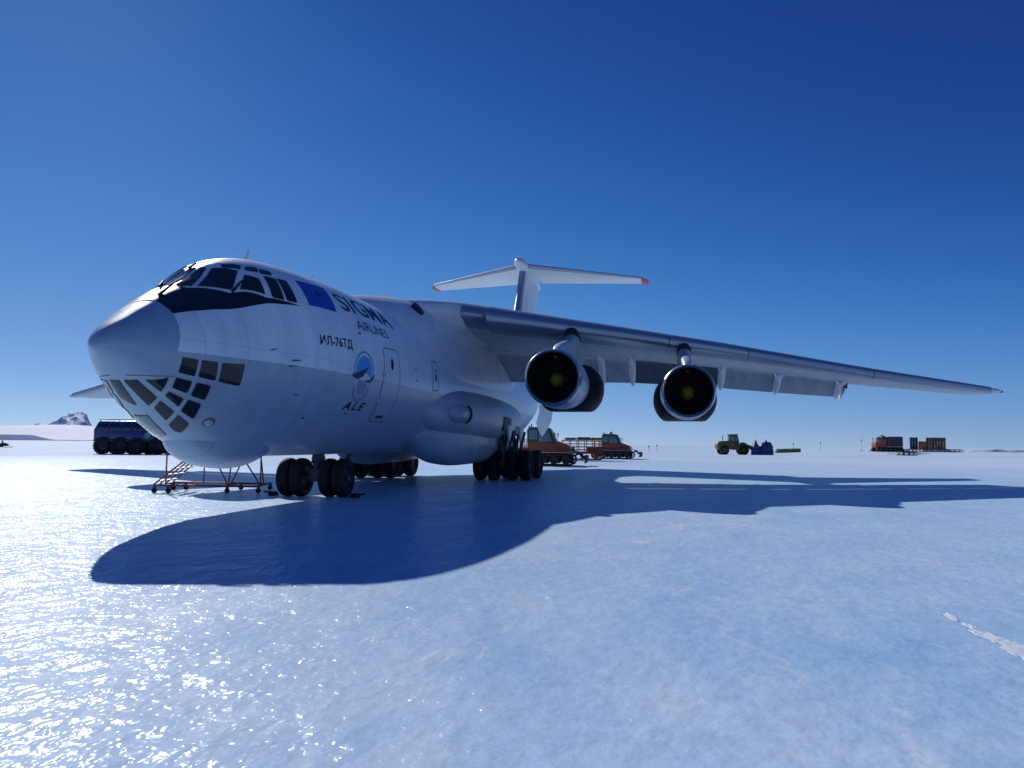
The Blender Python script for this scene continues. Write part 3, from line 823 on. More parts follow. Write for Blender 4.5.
# linear in plan for straight edges
def wl(y, i):
    for a, b_ in zip(WST, WST[1:]):
        if a[0] <= y <= b_[0] + 1e-9: return a[i] + (b_[i] - a[i]) * (y - a[0]) / (b_[0] - a[0])
    return WST[-1][i]
def wp(y, s, t, side, up_=True, extra=0.0, dx=0.0, dz=0.0):
    """point at span y, chord fraction t, upper or lower; side -1 port"""
    lx, lz, c, tc, inc = (wl(y, i) for i in (1, 2, 3, 4, 5))
    h = af(t) * tc * c * (1.08 if up_ else .92) * (1 if up_ else -1) * 1.0 + extra * (1 if up_ else -1)
    cam_ = .012 * c * sin(PI * t)
    x = t * c; z = h + cam_
    a = rad(-inc); return (lx + x * cos(a) + dx, side * y, lz + x * sin(a) + z + dz)
def wing_section(y, side, t0, t1, n=16):
    ts = [t0 + (t1 - t0) * (1 - cos(PI * i / n)) / 2 for i in range(n + 1)]
    upper = [wp(y, 0, t, side, True) for t in ts]; lower = [wp(y, 0, t, side, False) for t in ts]
    return upper[::-1] + (lower[1:] if t0 == 0 else lower)
def seg(a, b_, n): return [a + (b_ - a) * i / n for i in range(n + 1)]

def slat_section(y, side, n=10):
    """forward shell: wraps the nose of the wing, pushed out and slightly down"""
    c = wl(y, 3); t1 = .13; dx = -.034 * c; dz = -.004 * c
    ts = [t1 * (1 - cos(PI / 2 * i / n)) for i in range(n + 1)]
    up_o = [wp(y, 0, t, side, True, .028, dx, dz) for t in ts[::-1]]
    lo_o = [wp(y, 0, t, side, False, .085 , dx, dz) for t in ts[1:] if t < .125]
    return up_o + lo_o

for side in (-1, 1):
    w = None
    bm = nb()
    ys = [1.6, 2.4, 3.4] + seg(3.9, 18.6, 14)
    loft(bm, [wing_section(y, side, 0, .76) for y in ys])
    ys = [18.6] + seg(19, 24.5, 6) + [24.8, 25.0, 25.2, 25.4, 25.5]
    loft(bm, [wing_section(y, side, 0, .80) for y in ys])
    w = obj('wing', bm, WINGU, PLANE, angle=30)
    # aileron
    bm = nb()
    loft(bm, [wing_section(y, side, .808, 1.0, 6) for y in seg(18.7, 24.3, 5)]); obj('aileron', bm, WINGU, w, angle=30)
    bm = nb(); loft(bm, [wing_section(y, side, .805, 1.0, 6) for y in (24.34, 24.6, 24.8, 25.0, 25.2, 25.4, 25.5)]); obj('wing_tip', bm, WINGU, w, angle=30)
    # slats in separate spans with small gaps
    for a, b_ in ((3.32, 10.05), (10.08, 13.3), (13.33, 18.9), (18.93, 24.75)):
        bm = nb(); loft(bm, [slat_section(y, side) for y in seg(a, b_, max(2, int((b_ - a) / 1.0)))]); obj('slat', bm, SLAT, w, angle=35)
    # fixed metal leading edge at the root
    bm = nb(); secs = []
    for y in (2.2, 2.8, 3.1, 3.3):
        ts = [.085 * (1 - cos(PI / 2 * i / 8)) for i in range(9)]
        secs.append([wp(y, 0, t, side, True, .004, -.004) for t in ts[::-1]] + [wp(y, 0, t, side, False, .004, -.004) for t in ts[1:]])
    loft(bm, secs); obj('root_leading_edge', bm, SLAT, w, angle=35)
    # drooped flaps
    def flap(a, b_, mt, name='flap'):
        bm = nb(); rings = []
        for y in seg(a, b_, 3):
            c = wl(y, 3); fc = (.265 + .02 * smooth(10, 16, y)) * c if y > 8 else .26 * c
            o_ = wp(y, 0, .775, side, False); n_ = 12; ring = []
            ang = rad(-29); pts = []
            for i in range(n_ + 1):
                t = 1 - i / n_; pts.append((t * fc, af(t) * .13 * fc * 1.1))
            for i in range(1, n_): t = i / n_; pts.append((t * fc, -af(t) * .13 * fc * .5))
            for px_, pz_ in pts: ring.append((o_[0] + .06 + px_ * cos(ang) - pz_ * sin(ang), side * y, o_[2] + .03 + px_ * sin(ang) + pz_ * cos(ang)))
            rings.append(ring)
        loft(bm, rings); return obj(name, bm, mt, w, angle=35)
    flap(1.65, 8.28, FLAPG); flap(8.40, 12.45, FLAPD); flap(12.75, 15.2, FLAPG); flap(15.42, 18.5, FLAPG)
    # flap track fairings
    for y, hh in ((4.3, .42), (6.9, .42), (8.34, .40), (12.6, .42), (15.3, .38), (18.3, .40)):
        bm = nb(); c = wl(y, 3)
        p0 = Vector(wp(y, 0, .60, side, False)); p1 = Vector(wp(y, 0, .78, side, False)); p2 = p1 + Vector((.22 * c, 0, -.125 * c - .02))
        rings = []
        for p, h, wd in ((p0 + Vector((0, 0, .06)), .05, .05), (p0.lerp(p1, .4), .18, .14), (p1, hh * .66, .19), (p1.lerp(p2, .5), hh * .66, .18), (p2, .14, .08), (p2 + Vector((.25, 0, 0)), .03, .02)):
            rings.append([(p.x, p.y + wd * cos(2 * PI * j / 14), p.z - h * .25 + h * .8 * sin(2 * PI * j / 14)) for j in range(14)])
        loft(bm, interp_rings(rings, 3)); obj('flap_fairing', bm, WHITE, w, angle=60)
    # flap end plate hardware at the outer end
    bm = nb(); p = Vector(wp(18.6, 0, .76, side, False)); box(bm, (p.x + .3, p.y, p.z - .16), (.7, .06, .26), bev=.02); tube(bm, (p.x + .1, p.y - side * .1, p.z - .2), (p.x + .45, p.y + side * .12, p.z - .05), .05); obj('flap_hinge', bm, BLACKM, w)
    bm = nb(); p = Vector(wp(18.6, 0, .80, side, False)); extr(bm, [(p.x - .35, p.z - .02), (p.x + .55, p.z - .02), (p.x + 1.35, p.z - .62), (p.x + 1.15, p.z - .72), (p.x + .1, p.z - .42)], side * 18.54, side * 18.60, 'y'); obj('flap_end_plate', bm, WHITE, w)
    # red tip mark and tip light
    bm = nb(); p = Vector(wp(25.4, 0, .05, side, True)); lathe(bm, [(0, .001), (.02, .05), (.12, .06), (.22, .001)], (p.x - .08, side * 25.42, p.z - .05), (1, 0, 0), 12); obj('tip_light', bm, REDM if side < 0 else LAMPG, w)

# glove that carries the wing over the top of the fuselage
bm = nb(); secs = []
for y, lx, lz, te, th in ((-2.42, 15.45, 6.46, 22.5, 1.30), (-2.1, 14.75, 6.42, 22.8, 1.34), (-1.6, 13.95, 6.36, 23.2, 1.36), (-.9, 13.2, 6.30, 23.6, 1.36), (0, 12.9, 6.28, 23.8, 1.36), (.9, 13.2, 6.30, 23.6, 1.36), (1.6, 13.95, 6.36, 23.2, 1.36), (2.1, 14.75, 6.42, 22.8, 1.34), (2.42, 15.45, 6.46, 22.5, 1.30)):
    c = te - lx; ts = [(1 - cos(PI * i / 20)) / 2 for i in range(21)]
    secs.append([(lx + t * c, y, lz + af(t) * th * .92 - .05 * t * c * .5) for t in ts[::-1]] + [(lx + t * c, y, lz - af(t) * th * 1.05 - .05 * t * c * .5) for t in ts[1:-1]])
loft(bm, interp_rings(secs, 3)); obj('wing_glove', bm, WHITE, wf, angle=40)

# ------------------------------------------------------------------ engines
def engine(x, y, z, R):
    """intake centre at (x,y,z)"""
    e = nb()
    L1 = 3.9
    prof = [(.02, R * .955), (.0, R * .985), (.05, R * 1.02), (.25, R * 1.055), (.8, R * 1.08), (1.8, R * 1.08), (2.8, R * 1.03), (3.9, R * .94), (4.0, R * .90), (3.0, R * .92), (.9, R * .92), (.45, R * .93), (.15, R * .95)]
    k = nb(); lathe(k, [(a, r) for a, r in prof], (x, y, z), (1, 0, 0), 56, wrap=True)
    nac = obj('engine', k, NACELLE, PLANE, angle=50)
    k = nb(); lathe(k, [(.08, R * .915), (.03, R * .935), (-.02, R * .965), (-.035, R * 1.0), (.02, R * 1.03), (.22, R * 1.062), (.30, R * 1.066)], (x, y, z), (1, 0, 0), 56); obj('intake_lip', k, STEEL, nac, angle=80)
    k = nb(); lathe(k, [(.07, R * .917), (.3, R * .89), (.6, R * .86), (1.2, R * .82), (1.25, .001)], (x, y, z), (1, 0, 0), 48); obj('intake_duct', k, BLACKM, nac, angle=50)
    k = nb()
    for i in range(30):
        a = 2 * PI * i / 30; r0, r1 = .24, R * .80
        c0 = Vector((0, cos(a), sin(a))); tn = Vector((0, -sin(a), cos(a)))
        q = [Vector((x + 1.05, y, z)) + c0 * r0 - tn * .02, Vector((x + 1.16, y, z)) + c0 * r0 + tn * .03, Vector((x + 1.18, y, z)) + c0 * r1 + tn * .085, Vector((x + .98, y, z)) + c0 * r1 - tn * .03]
        vs = [k.verts.new(p) for p in q] + [k.verts.new(p + Vector((.015, 0, 0))) for p in q]
        for f in ((0, 1, 2, 3), (7, 6, 5, 4), (0, 4, 5, 1), (1, 5, 6, 2), (2, 6, 7, 3), (3, 7, 4, 0)): k.faces.new([vs[i_] for i_ in f])
    obj('fan', k, FAN, nac, smooth=False)
    k = nb(); lathe(k, [(.70, .001), (.72, .05), (.77, .11), (.88, .19), (1.02, .24), (1.15, .25)], (x, y, z), (1, 0, 0), 28); obj('spinner', k, YELLOW, nac)
    # rear clamshell thrust reverser: wide dark buckets with flattened top and bottom
    k = nb(); rings = []
    for dx, w_, h_ in ((3.55, .90, .80), (3.9, 1.10, .90), (4.3, 1.22, .96), (5.3, 1.24, .98), (5.45, 1.20, .95), (5.45, 1.10, .86), (4.6, .9, .75), (4.5, .4, .4)):
        rr = R / .87
        rings.append([(x + dx, y + rr * w_ * math.copysign(abs(cos(a)) ** .8, cos(a)), z - .03 + rr * max(-.84, min(.84, (1.06 * h_) * sin(a)))) for a in [2 * PI * j / 48 for j in range(48)]])
    loft(k, rings); obj('thrust_reverser', k, BLACKM, nac, angle=35)
    k = nb(); lathe(k, [(4.4, .62), (6.0, .46), (6.0, .42), (4.6, .5)], (x, y, z), (1, 0, 0), 32, wrap=True); obj('exhaust_nozzle', k, BLACKM, nac)
    # pylon
    side = -1 if y < 0 else 1; ya = abs(y)
    k = nb(); le = Vector(wp(ya, 0, 0, side, True)); ch = wl(ya, 3)
    zt = z + R * 1.02
    outl = [(x + .75, zt - .10, .03), (x + 1.3, zt + .30, .16), (le.x - .75, le.z - .50, .24), (le.x - .12, le.z - .12, .27), (le.x + .16 * ch, le.z - .20, .26), (le.x + .42 * ch, le.z - .35, .12), (le.x + .55 * ch, le.z - .42, .04)]
    botz = [zt - .18, zt - .12, zt - .12, zt - .15, zt - .2, le.z - .55 - .35, le.z - .62]
    rings = []
    for (px_, pz_, w_), bz in zip(outl, botz):
        mz = (pz_ + bz) / 2; hh = max(.02, (pz_ - bz) / 2)
        rings.append([(px_, y + w_ * math.copysign(abs(cos(a)) ** .8, cos(a)), mz + hh * math.copysign(abs(sin(a)) ** .5, sin(a))) for a in [2 * PI * j / 24 for j in range(24)]])
    loft(k, interp_rings(rings, 4)); py = obj('pylon', k, NACELLE, nac, angle=50)
    # dark recess where the slat is cut around the pylon
    k = nb(); lp = Vector(wp(ya, 0, 0, side, True))
    rings = []
    for dx, r in ((-.24 - .034 * ch, .08), (-.20 - .034 * ch, .22), (-.1, .28), (.4, .30)):
        rings.append([(lp.x + dx, y + r * cos(2 * PI * j / 24), lp.z - .36 + r * 1.25 * sin(2 * PI * j / 24)) for j in range(24)])
    loft(k, rings); obj('slat_cutout', k, BLACKM, nac)
    return nac
for s in (-1, 1):
    engine(12.03, s * 6.35, 3.68, .87)
    engine(14.8, s * 10.65, 3.42, .88)

# ------------------------------------------------------------------ tail
def fin_sec(xl, xt, z, tc, n=14):
    c = xt - xl; ts = [(1 - cos(PI * i / n)) / 2 for i in range(n + 1)]
    return [(xl + t * c, -af(t) * tc * c, z) for t in ts[::-1]] + [(xl + t * c, af(t) * tc * c, z) for t in ts[1:-1]]
bm = nb()
fl = [(5.3, 33.2, 43.6, .09), (6.3, 34.9, 44.4, .10), (7.5, 36.1, 45.0, .11), (10.86, 38.25, 46.5, .12), (13.5, 39.8, 47.3, .11), (14.1, 40.1, 47.4, .11)]
loft(bm, [fin_sec(a, b_, z, t) for z, a, b_, t in fl]); fin = obj('tail_fin', bm, WHITE, PLANE, angle=40)
bm = nb()
for (z0, a0, b0, t0), (z1, a1, b1, t1) in zip(fl[1:-1], fl[2:]): pass
def le_sec(xl, xt, z, tc, off=.012):
    c = xt - xl; ts = [.035 * i / 6 for i in range(7)]
    ts = [.045 * (i / 7) ** 2 for i in range(8)]
    return [(xl + t * c - off, -(af(t) * tc * c + off), z) for t in ts[::-1]] + [(xl + t * c - off, af(t) * tc * c + off, z) for t in ts[1:]]
loft(bm, [le_sec(a, b_, z, t) for z, a, b_, t in fl[2:]]); obj('fin_leading_edge', bm, SLAT, fin, angle=60)
bm = nb(); extr(bm, [(30.5, 5.9), (35.0, 5.9), (36.1, 7.5)], -.06, .06, 'y'); obj('dorsal_fillet', bm, WHITE, fin)
body('tail_bullet', [(38.3, 0, 14.2, .05, .05), (38.5, 0, 14.2, .20, .22), (39.1, 0, 14.22, .34, .36), (40.6, 0, 14.28, .42, .44), (43.5, 0, 14.27, .45, .44), (45.5, 0, 14.22, .38, .40), (47.2, 0, 14.15, .2, .22), (48, 0, 14.1, .04, .04)], WHITE, PLANE, p=2.0)
for side in (-1, 1):
    bm = nb(); rings = []
    def hs(y, t0=0, t1=1, off=0.0, n=12):
        k = y / 8.8; xl = 39.95 + (45.85 - 39.95) * k; c = 6.3 - 4.25 * k; tc = .10
        if y > 8.3: xl += (y - 8.3) * 1.6; c -= (y - 8.3) * 1.2
        ts = [t0 + (t1 - t0) * (1 - cos(PI * i / n)) / 2 for i in range(n + 1)]; z0 = 14.32 - .03 * y * 0
        return [(xl + t * c - off, side * y, z0 + af(t) * tc * c * .8 + off) for t in ts[::-1]] + [(xl + t * c - off, side * y, z0 - af(t) * tc * c * 1.2 - off) for t in ts[1:]]
    loft(bm, [hs(y, 0, .70) for y in (.2, 2, 4, 6, 8.24)]); tp = obj('tailplane', bm, WHITE, PLANE, angle=35)
    bm = nb(); loft(bm, [hs(y, .71, 1.0) for y in (.5, 3, 6, 8.24)]); obj('elevator', bm, WHITE, tp, angle=35)
    bm = nb(); loft(bm, [hs(y, 0, .04, .012) for y in (.4, 2, 4, 6, 8.24)]); obj('tailplane_leading_edge', bm, SLAT, tp, angle=60)
    bm = nb(); loft(bm, [hs(y, 0, 1) for y in (8.25, 8.4, 8.55, 8.68, 8.76)]); obj('red_tailplane_tip', bm, REDM, tp, angle=35)

# rear cargo doors hanging open under the tail
for side in (-1, 1):
    bm = nb()
    P = [(-1.56, 4.28), (-1.95, 4.15), (-2.38, 3.74), (-2.30, 3.2), (-2.11, 2.73), (-1.71, 2.05), (-1.5, 2.5), (-1.36, 2.99), (-1.56, 3.74)]
    extr(bm, [(-side * y, z) for y, z in P], 38.45, 38.55, 'x', .015)
    for v in bm.verts: v.co.x += .55 * (4.28 - v.co.z) * .25 + .8 * (abs(v.co.y) - 1.5)
    obj('cargo_door', bm, WHITE, PLANE)

# ------------------------------------------------------------------ landing gear
def wheel_bm(R, w, seg=36):
    k = nb(); h = w / 2
    lathe(k, [(-h * .7, R * .58), (-h * .95, R * .66), (-h, R * .80), (-h * .82, R * .94), (-h * .5, R * .99), (-.25 * h, R), (-.22 * h, R * .985), (-.16 * h, R * .985), (-.13 * h, R), (.13 * h, R), (.16 * h, R * .985), (.22 * h, R * .985), (.25 * h, R), (h * .5, R * .99), (h * .82, R * .94), (h, R * .80), (h * .95, R * .66), (h * .7, R * .58)], (0, 0, 0), (0, 1, 0), seg, wrap=True)
    return k
def rim_bm(R, w, seg=28):
    k = nb(); h = w / 2
    lathe(k, [(-h * .55, .001), (-h * .60, R * .16), (-h * .45, R * .22), (-h * .38, R * .45), (-h * .80, R * .57), (-h * .7, R * .60), (h * .7, R * .60), (h * .80, R * .57), (h * .38, R * .45), (h * .45, R * .22), (h * .60, R * .16), (h * .55, .001)], (0, 0, 0), (0, 1, 0), seg)
    return k
def wheel(R, w, loc, parent, cache={}):
    key = (R, w)
    if key not in cache:
        t = obj('wheel', wheel_bm(R, w), TYRE, parent, angle=50); r = obj('rim', rim_bm(R, w), RIM, t, angle=40)
        cache[key] = (t.data, r.data); t.location = loc; return t
    t = link(bpy.data.objects.new('wheel', cache[key][0]), parent); r = link(bpy.data.objects.new('rim', cache[key][1]), t)
    t.location = loc; return t

bm = nb()
gx = 8.75
tube(bm, (gx + .25, 0, 1.6), (gx + .05, 0, .95), .19, .17, 20); tube(bm, (gx + .05, 0, 1.0), (gx, 0, .50), .12, .12, 18); tube(bm, (gx, -1.0, .55), (gx, 1.0, .55), .09, .09, 14)
box(bm, (gx + .02, 0, .62), (.36, .34, .38), bev=.05); tube(bm, (gx + .25, 0, .8), (gx + .5, 0, 1.1), .04); tube(bm, (gx + .5, 0, 1.1), (gx + .22, 0, 1.35), .04)
tube(bm, (gx + 1.9, -.25, 1.4), (gx + 1.75, -.15, .9), .07); tube(bm, (gx + 1.75, 0, .9), (gx + .2, 0, .7), .06)
ng = obj('nose_gear', bm, STRUT, PLANE, angle=40)
for y in (-.84, -.44, .44, .84): wheel(.55, .33, (gx, y, .548), ng)
for s in (-1, 1):
    for x in (20.2, 22.8):
        bm = nb(); yc = s * 3.05
        tube(bm, (x + .1, s * 2.7, 2.4), (x, yc, 1.15), .20, .18, 18); tube(bm, (x, yc, 1.25), (x, yc, .6), .13, .13, 16)
        tube(bm, (x, yc - 1.15, .65), (x, yc + 1.15, .65), .10, .10, 14); box(bm, (x, yc, .72), (.42, .4, .42), bev=.06)
        tube(bm, (x + .1, yc, 1.0), (x + .7, yc, 2.0), .07); tube(bm, (x - .05, yc - .2, 1.1), (x - .3, yc - .5, 2.1), .06)
        mg = obj('main_gear', bm, STRUT, PLANE, angle=40)
        for yy in (2.05, 2.65, 3.45, 4.05): wheel(.65, .46, (x, s * yy, .648), mg)
        bm = nb(); extr(bm, [(x - .55, 2.35), (x + .6, 2.35), (x + .5, 1.45), (x - .25, 1.45)], s * 3.30, s * 3.34, 'y', .01)
        if s < 0 or x > 21: obj('gear_door', bm, GREY, mg)
        else: bm.free()

# wheel chocks on both sides of the nose wheels
def chock(loc, label):
    t = thing('wheel_chock', label, 'wheel chock', loc, 0, 'chocks at the nose wheels')
    bm = nb(); extr(bm, [(-.13, .01), (.13, .01), (.05, .13), (-.04, .13)], -.12, .12, 'y', .015); obj('wedge', bm, BLACKM, t)
    bm = nb(); tube(bm, (0, -.1, .1), (0, -.3, .12), .025); obj('pull_bar', bm, BLACKM, t); return t
c1 = chock((gx - .15, -1.28, .0), 'dark wheel chock lying right of the nose wheels')
c2 = dup(c1, (gx - .1, 1.26, .0), PI, 'dark wheel chock lying left of the nose wheels')

# ------------------------------------------------------------------ red wheeled boarding steps under the nose
ST = thing('access_stairs', 'low red tubular maintenance steps on small wheels under the aeroplane nose', 'steps', (9.4, 3.8, 0))
# local frame: a runs from the ladder end (left) to the tower end (right)
A0, A1 = Vector((8.55, 5.10, 0)), Vector((9.45, 2.20, 0)); off = ST.location.copy()
ax = (A1 - A0).normalized(); bx_ = Vector((ax.y, -ax.x, 0)) * -1   # points away from the viewer
if bx_.x < 0: bx_ = -bx_
bx_ = bx_ * 1.9; bu_ = bx_.normalized()
Lb = 3.05
def sp(a, b_, z): return A0 + ax * a + bx_ * b_ + Vector((0, 0, z)) - off
bm = nb()
for b_ in (0, .85): tube(bm, sp(0, b_, .24), sp(Lb, b_, .20), .030, .030, 8)
for a in (0.02, .8, 2.1, Lb - .02): tube(bm, sp(a, 0, .22), sp(a, .85, .22), .028, .028, 8)
obj('base_frame', bm, REDF, ST)
for b_ in (0, .28, .56, .85):
    bm = nb(); tube(bm, sp(0, b_, .26), sp(.98, b_, 1.08 + .1 * b_), .024, .024, 8); obj('stair_rail', bm, REDF, ST)
for k in range(4):
    bm = nb(); a = .12 + .22 * k; z = .36 + .185 * k
    box(bm, (0, 0, 0), (.12, 1.6, .025)); mt4 = Matrix.Rotation(math.atan2(ax.y, ax.x), 4, 'Z')
    for v in bm.verts: v.co = mt4 @ v.co + sp(a, .43, z)
    obj('tread', bm, ALU, ST)
for a, b_ in ((.34, 0), (.95, .85)):
    bm = nb(); tube(bm, sp(a, b_, .24), sp(a, b_, 1.55), .022, .022, 8); obj('handrail_post', bm, REDF, ST)
for pts in (((2.15, 0, .22), (1.75, 0, 1.0)), ((2.15, 0, .22), (2.25, 0, 1.30)), ((2.2, 0, .22), (2.45, .5, 1.30)), ((Lb, .1, .22), (2.4, 0, 1.30)), ((Lb, .1, .2), (Lb - .02, .1, 1.6)), ((Lb - .03, .4, .2), (Lb - .2, .4, 1.5))):
    bm = nb(); tube(bm, sp(*pts[0]), sp(*pts[1]), .022, .022, 8); obj('brace', bm, REDF, ST)
bm = nb(); box(bm, (0, 0, 0), (.9, 1.5, .05), bev=.01)
for v in bm.verts: v.co = mt4 @ v.co + sp(2.35, .45, 1.62)
obj('platform', bm, REDF, ST)
for a in (.02, .42, 2.12, Lb - .02):
    for b_ in (0, .85):
        bm = nb(); c = sp(a, b_, .078); tube(bm, c - bu_ * .03, c + bu_ * .03, .075, .075, 18)
        cw = obj('caster', bm, TYRE, ST)
        bm = nb(); c = sp(a, b_, .19); box(bm, c, (.07, .07, .09)); obj('caster_fork', bm, STRUT, cw)

# ------------------------------------------------------------------ vehicles
def vwheel(R, w, loc, parent, axis='y', mt=TYRE, hub=None, name='wheel', lug=False):
    k = wheel_bm(R, w, 30)
    if lug:
        for i in range(18):
            a = 2 * PI * i / 18; rot = Matrix.Rotation(-a, 4, 'Y')
            box(k, (cos(a) * R * .985, 0, sin(a) * R * .985), (.06 * R / .6, w * .8, .12 * R / .6), rot=Matrix.Rotation(-a, 3, 'Y'))
    o = obj(name, k, mt, parent, angle=50); o.location = loc
    h = obj('rim', rim_bm(R, w, 20), hub or RIM, o, angle=40); return o

def face_dir(px_a, px_b, Da, Db):
    a, b_ = place(px_a, Da), place(px_b, Db); d = b_ - a; return math.atan2(d.y, d.x)

# --- blue all-terrain van, x axis = forward, origin on the ground at the middle
def big_van(loc, rz):
    V = thing('balloon_tyre_van', 'dark blue high-roofed van with roof rack on huge balloon tyres, behind the aeroplane nose', 'van', loc, rz)
    b_ = nb()
    prof = [(-4.1, 1.35), (-4.15, 2.5), (-3.75, 3.30), (-3.5, 3.42), (.9, 3.42), (1.3, 3.30), (2.15, 2.55), (3.35, 2.25), (3.65, 2.0), (3.7, 1.35)]
    rings = []
    for y, s_, zi in ((-1.15, .0, 0), (-1.12, .0, 0)): pass
    extr(b_, prof, -1.15, 1.15, 'y', .10)
    for v in b_.verts:
        if v.co.z > 2.3: v.co.y *= 1 - .10 * (v.co.z - 2.3) / 1.1
    obj('body', b_, BLUEV, V, angle=50)
    for s in (-1, 1):
        for x0, x1 in ((-3.7, -2.6), (-2.45, -1.35), (-1.2, -.15), (.1, 1.15)):
            k = nb(); rot = Matrix.Rotation(rad(-6 * s) * -1, 3, 'X'); x1b = x1
            extr(k, [(x0, 2.45), (x1, 2.45), (x1b if x0 < 0 else .85, 3.1), (x0, 3.1)], s * 1.105, s * 1.16, 'y', .015)
            for v in k.verts: v.co.y *= 1 - .10 * (v.co.z - 2.3) / 1.1
            obj('side_window', k, GLASS, V)
        k = nb(); extr(k, [(-4.0, 1.30), (3.5, 1.30), (3.5, 1.52), (-4.0, 1.52)], s * 1.12, s * 1.35, 'y', .03); obj('running_board', k, DKGREY, V)
        k = nb(); lathe(k, [(0, .001), (0, .32), (.01, .32), (.012, .001)], (1.6, s * 1.151, 1.95), (0, s, 0), 28); obj('door_badge', k, LOGOP, V)
        k = nb(); box(k, (1.75, s * 1.32, 2.6), (.12, .22, .35), bev=.03); obj('wing_mirror', k, BLK, V)
    k = nb(); extr(k, [(1.30, 3.20), (2.08, 2.56), (2.13, 2.62), (1.36, 3.26)], -.95, .95, 'y'); obj('windscreen', k, GLASS, V)
    for y in (-.85, .85):
        k = nb(); lathe(k, [(0, .001), (0, .14), (.05, .12), (.06, .001)], (3.68, y, 1.85), (1, 0, 0), 16); obj('headlight', k, LAMPG, V)
    k = nb(); box(k, (3.78, 0, 1.35), (.22, 2.3, .28), bev=.04); obj('bumper', k, BLK, V)
    k = nb(); box(k, (-.2, 0, 1.2), (7.6, .9, .35), bev=.05); obj('chassis', k, BLACKM, V)
    k = nb()
    for s in (-1, 1): tube(k, (-3.6, s * .95, 3.58), (.9, s * .95, 3.58), .035, seg=8)
    for i in range(8): x = -3.6 + i * .64; tube(k, (x, -.95, 3.58), (x, .95, 3.58), .03, seg=8)
    for i in (0, 3, 7):
        x = -3.6 + i * .64
        for s in (-1, 1): tube(k, (x, s * .9, 3.38), (x, s * .95, 3.58), .03, seg=8)
    obj('roof_rack', k, DKGREY, V)
    k = nb()
    for y in (-.6, -.2, .2, .6): lathe(k, [(0, .001), (0, .11), (.09, .11), (.12, .001)], (1.02, y, 3.60), (1, 0, 0), 14)
    obj('roof_lamp', k, LAMPG, V)
    for x in (-3.1, -1.25, .55, 2.75):
        for s in (-1, 1): vwheel(.86, .62, (x, s * 1.15, .86), V, lug=True)
    return V
D_ = 88; pa, pb = place(101, D_), place(179, D_ - .5)
mid = (pa + pb) / 2; mid.z = gz(mid.x, mid.y)
big_van(mid, math.atan2(pb.y - pa.y, pb.x - pa.x)).scale = (1.13, 1.13, 1.13)

